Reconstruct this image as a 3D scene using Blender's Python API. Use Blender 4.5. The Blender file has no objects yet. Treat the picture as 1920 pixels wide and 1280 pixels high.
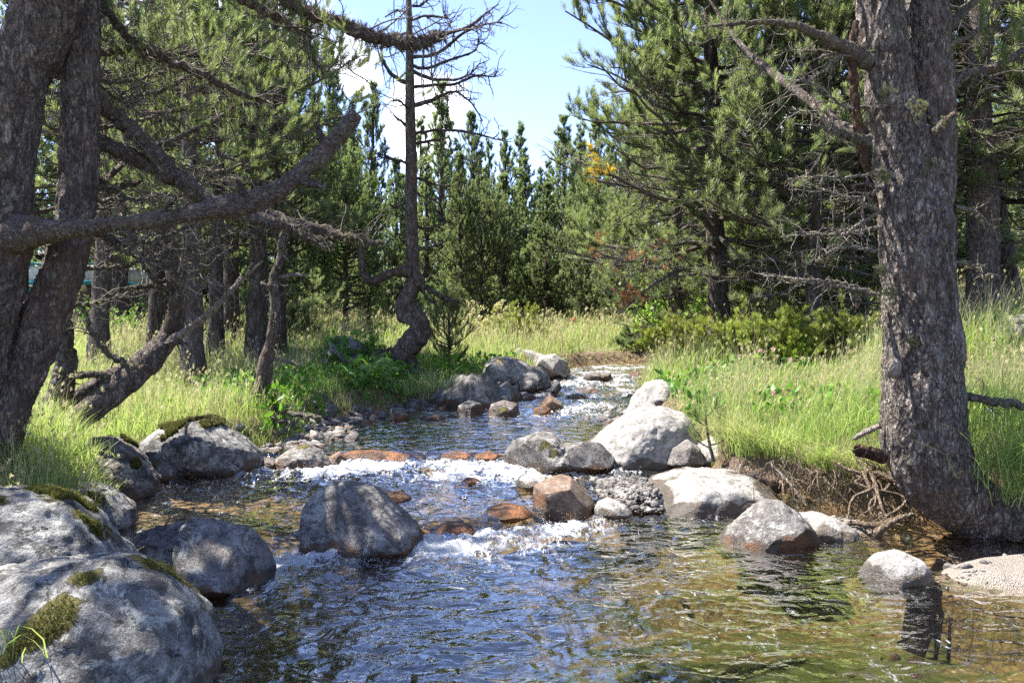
import bpy, math, random
import numpy as np
from mathutils import Vector

SC = bpy.context.scene
COL = SC.collection
R_ = math.radians

# ------------------------------------------------------------------ camera, sky, sun
H = 1.45            # eye height above the lowest pool
F = 1493.0          # focal length in photo pixels (photo 1920 wide)
HY = 600.0          # horizon row
cam_d = bpy.data.cameras.new('camera'); cam = bpy.data.objects.new('camera', cam_d); COL.objects.link(cam)
cam.location = (0, 0, H); cam.rotation_euler = (R_(90), 0, 0)
cam_d.sensor_width = 36; cam_d.lens = 36 * F / 1920; cam_d.shift_y = -40 / 1920
cam_d.clip_start = .05; cam_d.clip_end = 2000
SC.camera = cam

SUN_EL, SUN_AZ = 60, -74      # azimuth clockwise from +Y (negative = from the left)
SUN_STR, SKY_STR, EXPO = 4.6, .108, 2.14
world = bpy.data.worlds.new("World"); SC.world = world; world.use_nodes = True
def world_nodes():
    nt = world.node_tree; n = nt.nodes; L = nt.links
    bg = n['Background']; bg.inputs[1].default_value = SKY_STR
    s = n.new('ShaderNodeTexSky'); s.sky_type = 'NISHITA'; s.sun_disc = False
    s.sun_elevation = R_(SUN_EL); s.sun_rotation = R_(SUN_AZ); s.altitude = 2600
    s.air_density = 1.0; s.dust_density = .1; s.ozone_density = 3.0
    # a few cumulus clouds low over the wood: noise on the sky direction, only near given bearings
    tc = n.new('ShaderNodeTexCoord')
    no = n.new('ShaderNodeTexNoise'); no.inputs['Scale'].default_value = 9; no.inputs['Detail'].default_value = 8
    no.inputs['Roughness'].default_value = .58
    L.new(tc.outputs['Generated'], no.inputs['Vector'])
    acc = None
    for (px, py, rad, gain) in ((800, 205, .115, .86), (665, 130, .10, .75), (500, 60, .2, .7), (1500, 260, .22, .55), (250, 100, .3, .6)):
        d = Vector(((px - 960) / F, 1, (HY - py) / F)).normalized()
        vm = n.new('ShaderNodeVectorMath'); vm.operation = 'DISTANCE'; vm.inputs[1].default_value = d
        L.new(tc.outputs['Generated'], vm.inputs[0])
        mr = n.new('ShaderNodeMapRange'); mr.inputs[1].default_value = rad; mr.inputs[2].default_value = 0
        mr.inputs[3].default_value = 0; mr.inputs[4].default_value = gain
        L.new(vm.outputs['Value'], mr.inputs[0])
        if acc is None: acc = mr.outputs[0]
        else:
            mx = n.new('ShaderNodeMath'); mx.operation = 'MAXIMUM'; L.new(acc, mx.inputs[0]); L.new(mr.outputs[0], mx.inputs[1]); acc = mx.outputs[0]
    ad = n.new('ShaderNodeMath'); ad.operation = 'ADD'; L.new(acc, ad.inputs[0]); L.new(no.outputs['Fac'], ad.inputs[1])
    cr = n.new('ShaderNodeMapRange'); cr.inputs[1].default_value = .86; cr.inputs[2].default_value = 1.12; cr.interpolation_type = 'SMOOTHSTEP'
    L.new(ad.outputs[0], cr.inputs[0])
    tint = n.new('ShaderNodeMixRGB'); tint.blend_type = 'MULTIPLY'; tint.inputs['Fac'].default_value = 1; tint.inputs['Color2'].default_value = (1.14, .97, 1.0, 1); L.new(s.outputs[0], tint.inputs['Color1'])
    mix = n.new('ShaderNodeMixRGB'); mix.inputs['Color2'].default_value = (5.2, 5.4, 5.8, 1)
    L.new(cr.outputs[0], mix.inputs['Fac']); L.new(tint.outputs[0], mix.inputs['Color1'])
    L.new(mix.outputs[0], bg.inputs[0])
world_nodes()
sd = bpy.data.lights.new('sun', 'SUN'); sun = bpy.data.objects.new('sun', sd); COL.objects.link(sun)
sd.energy = SUN_STR; sd.angle = R_(.53); sd.color = (1, .955, .88)
SUND = Vector((math.sin(R_(SUN_AZ)) * math.cos(R_(SUN_EL)), math.cos(R_(SUN_AZ)) * math.cos(R_(SUN_EL)), math.sin(R_(SUN_EL))))
sun.rotation_euler = SUND.to_track_quat('Z', 'Y').to_euler(); sun.location = SUND * 30
vs = SC.view_settings; vs.view_transform = 'Standard'; vs.look = 'None'; vs.exposure = EXPO; vs.gamma = 1
SC.render.engine = 'CYCLES'
cy = SC.cycles; cy.max_bounces = 8; cy.diffuse_bounces = 4; cy.glossy_bounces = 3; cy.transmission_bounces = 4
cy.transparent_max_bounces = 10; cy.caustics_reflective = False; cy.caustics_refractive = False
cy.sample_clamp_indirect = 4; cy.use_denoising = False; cy.denoising_prefilter = 'ACCURATE'; cy.use_adaptive_sampling = False

# ------------------------------------------------------------------ numeric helpers
RNG = np.random.default_rng(7)
def W(px, py, Y):
    """world point that shows at a photo pixel when it stands Y metres in front of the camera"""
    return np.array([(px - 960) / F * Y, Y, H - (py - HY) / F * Y])
_perm = np.random.default_rng(3).permutation(256); _perm = np.concatenate([_perm, _perm, _perm])
_g = np.random.default_rng(4).normal(size=(256, 3)); _g /= np.linalg.norm(_g, axis=1)[:, None]
def noise(p):
    p = np.asarray(p, float); i = np.floor(p).astype(int); f = p - i; i &= 255
    u = f * f * f * (f * (f * 6 - 15) + 10); out = 0
    for dx in (0, 1):
        for dy in (0, 1):
            for dz in (0, 1):
                h = _perm[_perm[_perm[i[:, 0] + dx] + i[:, 1] + dy] + i[:, 2] + dz]
                w = (u[:, 0] if dx else 1 - u[:, 0]) * (u[:, 1] if dy else 1 - u[:, 1]) * (u[:, 2] if dz else 1 - u[:, 2])
                out = out + w * np.einsum('ij,ij->i', _g[h], f - (dx, dy, dz))
    return out * 1.6
def fbm(p, o=4, g=.5, l=2.03):
    a, s, out = 1, 1, 0
    for k in range(o): out = out + a * noise(p * s + 17.3 * k); a *= g; s *= l
    return out
def ridged(p, o=4):
    a, s, out = 1, 1, 0
    for k in range(o): out = out + a * (1 - 2 * np.abs(noise(p * s + 9.1 * k))); a *= .5; s *= 2.1
    return out / 2
def sstep(a, b, x): t = np.clip((x - a) / (b - a), 0, 1); return t * t * (3 - 2 * t)
def nrm(v): return v / np.maximum(np.linalg.norm(v, axis=-1, keepdims=True), 1e-9)
def P3(x, y, z): return np.stack([x, y, z], -1)

class MB:
    """collects vertices and faces (with a float attribute 'v' and a material slot) for ONE mesh"""
    def __init__(s): s.V = []; s.A = []; s.F = []; s.n = 0
    def add(s, v, f, attr=.5, mat=0):
        v = np.asarray(v, np.float32).reshape(-1, 3); f = np.asarray(f, np.int64)
        s.V.append(v); s.A.append(np.broadcast_to(np.asarray(attr, np.float32), (len(v),)))
        s.F.append((f + s.n, mat)); s.n += len(v)
    def build(s, name, mats, parent=None, smooth=True, extra=None, origin=None):
        me = bpy.data.meshes.new(name); V = np.concatenate(s.V)
        if origin is not None: V = V - np.asarray(origin, np.float32)
        me.vertices.add(len(V)); me.vertices.foreach_set('co', V.ravel())
        li = np.concatenate([f.ravel() for f, m in s.F]); tot = np.concatenate([np.full(len(f), f.shape[1]) for f, m in s.F])
        st = np.concatenate([[0], np.cumsum(tot)[:-1]])
        me.loops.add(len(li)); me.loops.foreach_set('vertex_index', li.astype(np.int32))
        me.polygons.add(len(tot)); me.polygons.foreach_set('loop_start', st.astype(np.int32))
        mats = mats if isinstance(mats, (list, tuple)) else [mats]
        for m in mats: me.materials.append(m)
        if len(mats) > 1:
            me.polygons.foreach_set('material_index', np.concatenate([np.full(len(f), m) for f, m in s.F]).astype(np.int32))
        me.update(calc_edges=True)
        if smooth: me.polygons.foreach_set('use_smooth', np.ones(len(tot), bool))
        a = me.attributes.new('v', 'FLOAT', 'POINT'); a.data.foreach_set('value', np.concatenate(s.A).astype(np.float32))
        for k, arr in (extra or {}).items():
            a = me.attributes.new(k, 'FLOAT', 'POINT'); a.data.foreach_set('value', np.asarray(arr, np.float32))
        o = bpy.data.objects.new(name, me); COL.objects.link(o)
        if parent is not None: o.parent = parent
        elif origin is not None: o.location = origin
        return o
def tag(o, label=None, cat=None, group=None, kind=None):
    for k, v in (('label', label), ('category', cat), ('group', group), ('kind', kind)):
        if v: o[k] = v
    return o
def empty(name, loc, label, cat, group=None):
    o = bpy.data.objects.new(name, None); o.empty_display_size = .2; COL.objects.link(o); o.location = loc
    return tag(o, label, cat, group)
def copy_tree(src, loc, rz=0, sc=1.0):
    r = src.copy(); COL.objects.link(r); r.location = loc; r.rotation_euler = (0, 0, rz); r.scale = (sc, sc, sc) if np.isscalar(sc) else sc
    for ch in list(src.children):
        c = ch.copy(); COL.objects.link(c); c.parent = r
    return r

def spline(pts, n):
    """Catmull-Rom through rows of pts (any width), n samples"""
    p = np.asarray(pts, float); p = np.vstack([2 * p[0] - p[1], p, 2 * p[-1] - p[-2]])
    m = len(p) - 3; t = np.linspace(0, m, n); i = np.minimum(t.astype(int), m - 1); f = (t - i)[:, None]
    a, b, c, d = p[i], p[i + 1], p[i + 2], p[i + 3]
    return .5 * (2 * b + (c - a) * f + (2 * a - 5 * b + 4 * c - d) * f * f + (3 * b - a - 3 * c + d) * f ** 3)
def tubes(paths, radii, k=5, ref=(0, 0, 1)):
    """paths (n,m,3), radii (n,m) -> verts, quads; all tubes at once"""
    paths = np.asarray(paths, float); radii = np.asarray(radii, float); n, m, _ = paths.shape
    t = nrm(np.gradient(paths, axis=1)); rf = np.broadcast_to(np.array(ref, float), t.shape)
    par = np.abs((t * rf).sum(-1, keepdims=True)) > .97
    rf = np.where(par, np.array([.31, .95, .02]), rf)
    u = nrm(np.cross(t, rf)); v = np.cross(t, u)
    a = np.linspace(0, 2 * np.pi, k, endpoint=False)
    ring = paths[:, :, None] + radii[:, :, None, None] * (np.cos(a)[:, None] * u[:, :, None] + np.sin(a)[:, None] * v[:, :, None])
    i = np.arange(m - 1)[:, None] * k; j = np.arange(k)[None]; j2 = (j + 1) % k
    q = np.stack([i + j, i + j2, i + k + j2, i + k + j], -1).reshape(-1, 4)
    f = (np.arange(n)[:, None, None] * (m * k) + q[None]).reshape(-1, 4)
    return ring.reshape(-1, 3), f
def cap(k, base): return np.array([[base + i for i in range(k)]])
def scatter(tv, tf, P, D, S, roll=None):
    """copies a template (axis +Z) to points P along directions D with scale S; returns verts, faces"""
    n = len(P); D = nrm(D); ref = np.where(np.abs(D[:, 2:3]) > .95, [[1., 0, 0]], [[0, 0, 1.]])
    u = nrm(np.cross(ref, D)); w = np.cross(D, u)
    if roll is None: roll = RNG.uniform(0, 2 * np.pi, n)
    c, s_ = np.cos(roll)[:, None], np.sin(roll)[:, None]; u, w = c * u + s_ * w, -s_ * u + c * w
    S = np.asarray(S, float); S = S[:, None] if S.ndim == 1 else S
    S = S if S.shape[-1] == 3 else np.repeat(S, 3, 1)
    t = tv[None] * S[:, None]
    V = P[:, None] + t[..., 0:1] * u[:, None] + t[..., 1:2] * w[:, None] + t[..., 2:3] * D[:, None]
    f = (np.arange(n)[:, None, None] * len(tv) + tf[None]).reshape(-1, tf.shape[1])
    return V.reshape(-1, 3), f

# ------------------------------------------------------------------ materials
class NM:
    def __init__(s, name):
        s.m = bpy.data.materials.new(name); s.m.use_nodes = True; s.nt = s.m.node_tree; s.nt.nodes.clear()
        s.out = s.nt.nodes.new('ShaderNodeOutputMaterial')
    def N(s, t, inp=None, **kw):
        n = s.nt.nodes.new('ShaderNode' + t)
        for k, v in kw.items(): setattr(n, k, v)
        for k, v in (inp or {}).items():
            if isinstance(v, bpy.types.NodeSocket): s.nt.links.new(v, n.inputs[k])
            else: n.inputs[k].default_value = v
        return n
    def pos(s, scale=(1, 1, 1), obj=False):
        c = s.N('TexCoord').outputs['Object'] if obj else s.N('NewGeometry').outputs['Position']
        return s.N('Mapping', {'Vector': c, 'Scale': scale}).outputs[0]
    def noise(s, scale, vec=None, det=5, rough=.55, dist=0):
        return s.N('TexNoise', {'Vector': vec or s.pos(), 'Scale': scale, 'Detail': det, 'Roughness': rough, 'Distortion': dist}).outputs['Fac']
    def vor(s, scale, vec=None, feature='F1', out='Distance', rnd=1):
        return s.N('TexVoronoi', {'Vector': vec or s.pos(), 'Scale': scale, 'Randomness': rnd}, feature=feature).outputs[out]
    def mr(s, v, a, b, c=0, d=1, smooth=True):
        return s.N('MapRange', {0: v, 1: a, 2: b, 3: c, 4: d}, interpolation_type='SMOOTHSTEP' if smooth else 'LINEAR').outputs[0]
    def math(s, op, a, b=0): return s.N('Math', {0: a, 1: b}, operation=op, use_clamp=False).outputs[0]
    def mix(s, f, a, b, mode='MIX'):
        return s.N('MixRGB', {'Fac': f, 'Color1': a if isinstance(a, bpy.types.NodeSocket) else (*a, 1), 'Color2': b if isinstance(b, bpy.types.NodeSocket) else (*b, 1)}, blend_type=mode).outputs[0]
    def attr(s, name): return s.N('Attribute', attribute_name=name).outputs['Fac']
    def bump(s, h, st=.5, d=.02, prev=None):
        i = {'Height': h, 'Strength': st, 'Distance': d}
        if prev: i['Normal'] = prev
        return s.N('Bump', i).outputs[0]
    def bsdf(s, col, rough=.8, nor=None, spec=.3):
        i = {'Base Color': col if isinstance(col, bpy.types.NodeSocket) else (*col, 1), 'Roughness': rough, 'Specular IOR Level': spec}
        if nor: i['Normal'] = nor
        return s.N('BsdfPrincipled', i).outputs[0]
    def done(s, sh): s.nt.links.new(sh, s.out.inputs[0]); return s.m
    def sep(s, v, ax): return s.N('SeparateXYZ', {0: v}).outputs[ax]

def leafy(name, c1, c2, c3, trans=.35, rough=.55, tcol=None):
    """foliage: colour by per-leaf value and per-object value, some light passing through"""
    m = NM(name); v = m.attr('v'); r = m.N('ObjectInfo').outputs['Random']
    col = m.mix(m.mr(v, .1, .75), c1, c2); col = m.mix(m.mr(v, .8, 1.0), col, c3)
    hs = m.N('HueSaturation', {'Color': col, 'Hue': m.mr(r, 0, 1, .488, .512, False), 'Saturation': m.mr(r, 0, 1, .85, 1.1, False), 'Value': m.mr(r, 0, 1, .8, 1.2, False)}).outputs[0]
    b = m.bsdf(hs, rough, spec=.35)
    tc = m.mix(.5, hs, tcol or (c3[0] * 1.1, c3[1] * 1.2, c3[2] * .6))
    t = m.N('BsdfTranslucent', {'Color': tc}).outputs[0]
    return m.done(m.N('MixShader', {0: trans, 1: b, 2: t}).outputs[0])
M = {}
M['needle'] = leafy('pine_needle', (.09, .13, .055), (.17, .22, .1), (.29, .33, .15), .5, .5)
M['needle_near'] = leafy('pine_needle_near', (.1, .135, .06), (.185, .225, .1), (.3, .33, .15), .5, .45)
M['needle_rust'] = leafy('rust_needle', (.25, .09, .03), (.35, .13, .04), (.42, .2, .07), .3)
M['needle_yellow'] = leafy('yellow_needle', (.45, .3, .03), (.6, .42, .05), (.7, .5, .08), .4)
M['juniper'] = leafy('juniper_leaf', (.1, .15, .03), (.22, .27, .05), (.4, .42, .08), .45)
M['broad'] = leafy('broad_leaf', (.05, .12, .015), (.1, .22, .03), (.2, .36, .05), .42, .45)
M['broad_light'] = leafy('light_leaf', (.14, .26, .03), (.22, .38, .05), (.36, .5, .09), .45, .45)
M['grass'] = leafy('grass_blade', (.12, .23, .045), (.25, .38, .085), (.52, .55, .27), .5, .45)
M['straw'] = leafy('straw_blade', (.36, .32, .17), (.5, .44, .26), (.6, .54, .36), .4, .6)
M['mossgreen'] = leafy('moss_tuft', (.06, .07, .015), (.12, .12, .02), (.2, .17, .03), .2)
M['lichen'] = leafy('beard_lichen', (.13, .13, .07), (.2, .2, .12), (.28, .27, .17), .25, .9)

def bark(name, dark, mid, light, sc=1.0, lich=.5, obj=True, zs=.42):
    m = NM(name); p = m.pos((1, 1, zs), obj); p2 = m.pos((1, 1, 1), obj)
    wv = m.N('MixRGB', {'Fac': .12, 'Color1': p, 'Color2': m.N('TexNoise', {'Vector': p, 'Scale': 22 * sc, 'Detail': 3}).outputs['Color']}, blend_type='ADD').outputs[0]
    ed = m.vor(34 * sc, wv, 'DISTANCE_TO_EDGE'); wv2 = m.N('MixRGB', {'Fac': .25, 'Color1': m.pos((1, 1, zs * .45), obj), 'Color2': m.N('TexNoise', {'Vector': p, 'Scale': 9 * sc, 'Detail': 4}).outputs['Color']}, blend_type='ADD').outputs[0]; pl = m.vor(17 * sc, wv2, 'DISTANCE_TO_EDGE'); cell = m.N('TexVoronoi', {'Vector': wv, 'Scale': 34 * sc}).outputs['Color']
    fine = m.noise(90 * sc, p, 6, .65); big = m.noise(5 * sc, p2, 4)
    col = m.mix(m.mr(fine, .3, .7), mid, light); col = m.mix(m.mr(m.sep(cell, 0), .2, .9, 0, .75), col, mid)
    crev = m.mr(m.noise(30 * sc, p, 8, .78, 1.0), .44, .52, 1, 0); col = m.mix(m.mr(ed, .0, .1, .55, 0), col, dark); col = m.mix(m.math('MULTIPLY', crev, .6), col, dark); col = m.mix(m.mr(pl, .0, .1, .75, 0), col, dark); col = m.mix(m.mr(m.noise(2.3 * sc, p2, 5), .5, .65, 0, .5), col, m.mix(.5, mid, (.17, .09, .05)))
    col = m.mix(m.mr(m.noise(9 * sc, p2, 6, .7), .56, .66, 0, lich), col, (.24, .24, .2))
    col = m.mix(m.mr(m.noise(14 * sc, m.pos((1, 1, .6), obj), 6, .7), .6, .68, 0, lich), col, (.13, .12, .045))
    col = m.mix(m.mr(big, .35, .7, 0, .35), col, dark)
    h = m.math('ADD', m.mr(ed, 0, .25, 0, .7), m.math('MULTIPLY', fine, .7)); h = m.math('SUBTRACT', h, m.math('MULTIPLY', crev, .6)); h = m.math('ADD', h, m.mr(pl, 0, .2, 0, 1.6))
    return m.done(m.bsdf(col, .9, m.bump(h, .9, .018 / sc), .15))
M['bark'] = bark('bark_grey_brown', (.045, .033, .027), (.2, .16, .14), (.4, .345, .31))
M['bark_big'] = bark('bark_flaky', (.03, .022, .018), (.24, .2, .17), (.52, .46, .4), .95, .6)
M['bark_limb'] = bark('bark_limb', (.05, .035, .03), (.2, .15, .125), (.45, .4, .36), 1.3, .9, zs=1)
M['bark_far'] = bark('bark_far', (.05, .036, .03), (.15, .12, .1), (.26, .22, .19), .45, .3)
M['bark_red'] = bark('bark_reddish', (.035, .02, .014), (.16, .09, .06), (.25, .17, .12), .6, .25)
M['bark_dead'] = bark('bark_dead', (.05, .036, .03), (.2, .16, .135), (.38, .33, .29), .9, .6)
M['twig'] = bark('dead_twig', (.07, .06, .05), (.22, .19, .155), (.4, .36, .3), 1.5, .4)
M['twig_grey'] = bark('grey_twig', (.14, .12, .1), (.34, .3, .26), (.52, .48, .43), 1.5, .3)
M['bleached'] = bark('bleached_wood', (.22, .18, .14), (.42, .37, .32), (.55, .5, .45), 1.2, .1)
M['drift'] = bark('driftwood', (.1, .07, .045), (.32, .24, .17), (.45, .37, .29), 1.2, .1)
def m_simple(name, col, rough=.7):
    m = NM(name); n = m.noise(14, None, 5); c = m.mix(m.mr(n, .3, .7), tuple(x * .75 for x in col), col)
    return m.done(m.bsdf(c, rough, m.bump(m.noise(60), .3, .004)))

def rockmat(name, base, dark, light, moss=0.0, lichen=.3, wetc=(.085, .045, .022), mossc=(.05, .048, .012)):
    m = NM(name); p = m.pos((1, 1, 1), True)
    big = m.noise(2.6, p, 6, .6, .4); mid = m.noise(9, p, 8, .68); fine = m.noise(70, p, 5, .7); sp = m.noise(150, p, 2, .6)
    vein = m.noise(4.5, m.pos((1, 1, 3.2), True), 6, .6, 1.2)
    col = m.mix(m.mr(big, .32, .68), base, light); col = m.mix(m.mr(mid, .42, .66, 0, .6), col, dark)
    col = m.mix(m.mr(vein, .55, .62, 0, .3), col, dark)
    col = m.mix(m.mr(sp, .4, .6, 0, .5), col, dark); col = m.mix(m.mr(fine, .56, .7, 0, .45), col, tuple(min(1, x * 1.5) for x in light))
    bl = m.mr(m.noise(15, p, 10, .82, .3), .5, .58, 0, .75); col = m.mix(bl, col, dark)
    b3 = m.mr(m.noise(4.5, p, 12, .8, .5), .5, .57, 0, .8 if lichen > .35 else .35); col = m.mix(b3, col, tuple(x * .8 for x in dark))
    lz = m.mr(m.noise(6.5, p, 9, .8, .8), .53, .6, 0, min(1, lichen * 1.6)); col = m.mix(lz, col, (.4, .4, .35))
    dk = m.mr(m.noise(8, p, 9, .8, .6), .53, .6, 0, min(1, .25 + lichen * 1.2)); col = m.mix(dk, col, tuple(x * .45 for x in dark))
    ck = m.mr(m.vor(3.2, m.N('MixRGB', {'Fac': .35, 'Color1': p, 'Color2': m.N('TexNoise', {'Vector': p, 'Scale': 3.0, 'Detail': 8}).outputs['Color']}).outputs[0], 'DISTANCE_TO_EDGE'), 0, .014, .4, 0); col = m.mix(ck, col, (.025, .02, .017))
    mo = m.mr(m.math('ADD', m.attr('moss'), m.math('MULTIPLY', m.math('SUBTRACT', m.noise(30, p, 7, .75), .5), 1.5)), .42, .56)
    mcol = m.mix(m.mr(fine, .35, .65), mossc, (mossc[0] * 2.2, mossc[1] * 1.9, mossc[2] * 1.6))
    col = m.mix(mo, col, mcol)
    w = m.attr('wet'); wn = m.mr(m.math('ADD', w, m.math('MULTIPLY', m.math('SUBTRACT', mid, .5), .7)), .35, .62)
    og = m.mr(m.noise(5, p, 5, .6), .42, .6)
    wet = m.mix(m.math('MULTIPLY', og, .65), m.mix(1, col, (.34, .31, .28), 'MULTIPLY'), wetc)
    col = m.mix(wn, col, wet)
    rough = m.mr(wn, 0, 1, .9, .42)
    h = m.math('ADD', m.math('MULTIPLY', mid, 1.0), m.math('MULTIPLY', fine, .35)); h = m.math('ADD', h, m.math('MULTIPLY', mo, .5))
    return m.done(m.bsdf(col, rough, m.bump(h, .95, .04), .35))
M['rock_pale'] = rockmat('rock_pale_granite', (.35, .33, .3), (.14, .128, .115), (.48, .455, .42), 0, .25, (.1, .07, .045))
M['rock_grey'] = rockmat('rock_grey', (.2, .18, .165), (.07, .062, .056), (.33, .3, .275), .12, .45, (.13, .055, .018))
M['rock_moss'] = rockmat('rock_mossy', (.2, .19, .178), (.06, .055, .05), (.38, .38, .36), .55, .8)
M['rock_dark'] = rockmat('rock_dark', (.15, .125, .11), (.045, .038, .034), (.26, .22, .2), .45, .4)
M['rock_brown'] = rockmat('rock_brown', (.2, .13, .085), (.08, .05, .035), (.34, .25, .18), 0, .2, (.2, .075, .02))
M['rock_orange'] = rockmat('rock_orange', (.2, .1, .045), (.07, .035, .02), (.3, .17, .08), 0, .05, (.28, .1, .025))
M['rock_yellow'] = rockmat('rock_yellow_lichen', (.34, .31, .26), (.12, .11, .095), (.5, .47, .41), .28, .4, mossc=(.2, .14, .03))

def ground_mat():
    m = NM('ground_soil_and_bed'); p = m.pos()
    bed = m.attr('bed'); dry = m.attr('dry')
    soil = m.mix(m.mr(m.noise(3, p, 6), .35, .65), (.05, .05, .02), (.1, .12, .035)); soil = m.mix(m.mr(m.noise(30, p, 5), .45, .7), soil, (.16, .12, .07))
    soil = m.mix(dry, soil, m.mix(m.mr(m.noise(14, p, 8, .7), .35, .65), (.05, .034, .022), (.2, .14, .09)))
    # stony bed: cells of pebbles, golden brown, with streaming green weed
    pv = m.N('MixRGB', {'Fac': .05, 'Color1': p, 'Color2': m.N('TexNoise', {'Vector': p, 'Scale': 8.0}).outputs['Color']}, blend_type='ADD').outputs[0]
    ce = m.N('TexVoronoi', {'Vector': pv, 'Scale': 36.0}); cv = m.sep(ce.outputs['Color'], 1)
    peb = m.mix(m.math('MULTIPLY', m.math('ADD', cv, m.noise(5, p, 8, .7)), .5), (.1, .055, .025), (.4, .26, .12)); peb = m.mix(m.mr(m.sep(ce.outputs['Color'], 0), .88, .97), peb, (.45, .38, .28))
    peb = m.mix(m.mr(ce.outputs['Distance'], .45, .75, 0, .6), peb, (.1, .06, .03)); peb = m.mix(m.mr(m.noise(7, p, 8, .75), .5, .6, 0, .6), peb, (.24, .155, .075)); peb = m.mix(m.mr(m.noise(16, p, 6, .7), .52, .62, 0, .6), peb, (.07, .045, .022))
    weedn = m.noise(2.2, m.pos((.55, 2.6, 1)), 7, .66, 1.5); wz = m.attr('weed')
    wd = m.mr(m.math('ADD', weedn, m.math('MULTIPLY', wz, .34)), .52, .62)
    wc = m.mix(m.noise(9, m.pos((.35, 3.2, 1)), 6, .7, 1.2), (.012, .018, .006), (.2, .2, .06))
    bedc = m.mix(wd, peb, wc)
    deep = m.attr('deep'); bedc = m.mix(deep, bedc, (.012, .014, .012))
    grav = m.attr('gravel'); gc = m.N('TexVoronoi', {'Vector': p, 'Scale': 150.0}); g = m.mix(m.math('MULTIPLY', m.math('ADD', m.sep(gc.outputs['Color'], 0), m.noise(9, p, 8, .75)), .5), (.15, .125, .1), (.44, .39, .34))
    g = m.mix(m.mr(gc.outputs['Distance'], .4, .7, 0, .5), g, (.1, .08, .06))
    col = m.mix(bed, soil, bedc); col = m.mix(grav, col, g)
    h = m.math('ADD', m.noise(25, p, 6, .7), m.math('MULTIPLY', m.math('SUBTRACT', 1, gc.outputs['Distance']), m.math('MULTIPLY', grav, .6)))
    return m.done(m.bsdf(col, .9, m.bump(h, .8, .03), .2))
M['ground'] = ground_mat()

def water_mat():
    m = NM('stream_water'); turb = m.attr('turb'); foam = m.attr('foam'); dep = m.attr('depth')
    p1 = m.pos((.8, 1.15, 1))
    n1 = m.noise(5.5, p1, 2, .5, .8); n2 = m.noise(19, m.pos((1, .8, 1)), 3, .5, .6); n3 = m.noise(70, m.pos((1, .8, 1)), 2, .5)
    h = m.math('ADD', m.math('MULTIPLY', n1, 1.0), m.math('MULTIPLY', n2, m.mr(turb, 0, 1, .16, .4))); h = m.math('ADD', h, m.math('MULTIPLY', n3, m.mr(turb, 0, 1, .008, .07)))
    b = m.bump(h, 1.0, .03)
    fr = m.N('Fresnel', {'IOR': 1.38, 'Normal': b}).outputs[0]
    fr = m.math('MINIMUM', m.math('MULTIPLY', fr, 2.9), 1)
    tc = m.mix(m.mr(dep, .02, .55), (.95, .94, .9), (.58, .62, .52))
    tr = m.N('BsdfTransparent', {'Color': tc}).outputs[0]
    gl = m.N('BsdfGlossy', {'Color': (1, 1, 1, 1), 'Roughness': .04, 'Normal': b}).outputs[0]
    w = m.N('MixShader', {0: fr, 1: tr, 2: gl}).outputs[0]
    fn = m.noise(48, m.pos((1.4, .55, 1)), 8, .78, .6); fn2 = m.noise(9, m.pos((1.5, .5, 1)), 6, .7, 1.2)
    fs = m.math('ADD', m.math('MULTIPLY', foam, .8), m.math('MULTIPLY', m.math('SUBTRACT', m.math('ADD', fn, fn2), 1.0), 3.4))
    ff = m.mr(fs, .44, 1.0, 0, .85)
    wh = m.bsdf((.74, .77, .8), .45, m.bump(fn, .8, .03), .5)
    tl = m.N('BsdfTranslucent', {'Color': (.85, .9, .93, 1)}).outputs[0]
    wh = m.N('MixShader', {0: .3, 1: wh, 2: tl}).outputs[0]
    return m.done(m.N('MixShader', {0: ff, 1: w, 2: wh}).outputs[0])
M['water'] = water_mat()

# ------------------------------------------------------------------ the lie of the land
SX = np.array([-3.0, -1.6, -1.1, -.4, .15, .7, 3.0]); SY1 = np.array([4.75, 4.8, 5.0, 5.32, 5.5, 5.9, 6.2])   # first drop line
WK = np.array([5.6, 7.1, 9.6, 16, 20, 30, 60, 250]); WZ = np.array([.085, .14, .235, .49, .6, .85, 1.5, 6])
def s2(x): return np.interp(x, [-3, -.3, .5, 1.2, 2], [7.35, 7.3, 7.45, 7.9, 8.2])                              # second drop line
def wlevel(x, y):
    s1 = np.interp(x, SX, SY1); a = .085 * sstep(0, .22, y - s1)
    b = (.14 - .085) * sstep(0, 1, (y - s1 - .2) / np.maximum(s2(x) - s1 - .2, .3)); c = .085 * sstep(-.05, .14, y - s2(x))
    far = np.interp(y, WK, WZ) - .235
    return a + b + c + np.where(y > 9.6, far, .01 * sstep(8, 9.6, y))
LK = np.array([[-8, -2.4], [0, -2.3], [3, -2.1], [4.3, -2.3], [5.2, -2.62], [6.2, -2.95], [7.0, -2.75], [7.9, -2.2], [9, -2.25], [10, -2.1], [10.5, -1.5], [11.4, -.9], [12.4, .0], [13.2, .45], [15, 1.0], [16, 1.3], [16.8, 2.6], [17.3, 6.0]])
RK = np.array([[-8, 3.6], [0, 3.5], [3, 3.6], [4.6, 4.0], [5.3, 4.1], [5.6, 3.3], [5.85, 2.85], [6.15, 2.4], [6.5, 1.95], [6.9, 1.75], [7.3, 1.7], [8, 1.55], [9, 1.5], [10, 1.5], [11.7, 1.85], [14, 2.45], [15.2, 3.0], [15.8, 4.4], [16.6, 6.2]])
def dense(K):
    y = K[:, 0]; p = spline(np.c_[K[:, 1], y], 260); return p
LP, RP = dense(LK), dense(RK)
def pdist(x, y, poly):
    d = np.full(x.shape, 1e9)
    for a, b in zip(poly[:-1], poly[1:]):
        e = b - a; t = np.clip(((x - a[0]) * e[0] + (y - a[1]) * e[1]) / (e @ e + 1e-12), 0, 1)
        d = np.minimum(d, np.hypot(x - a[0] - t * e[0], y - a[1] - t * e[1]))
    return d
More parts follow.
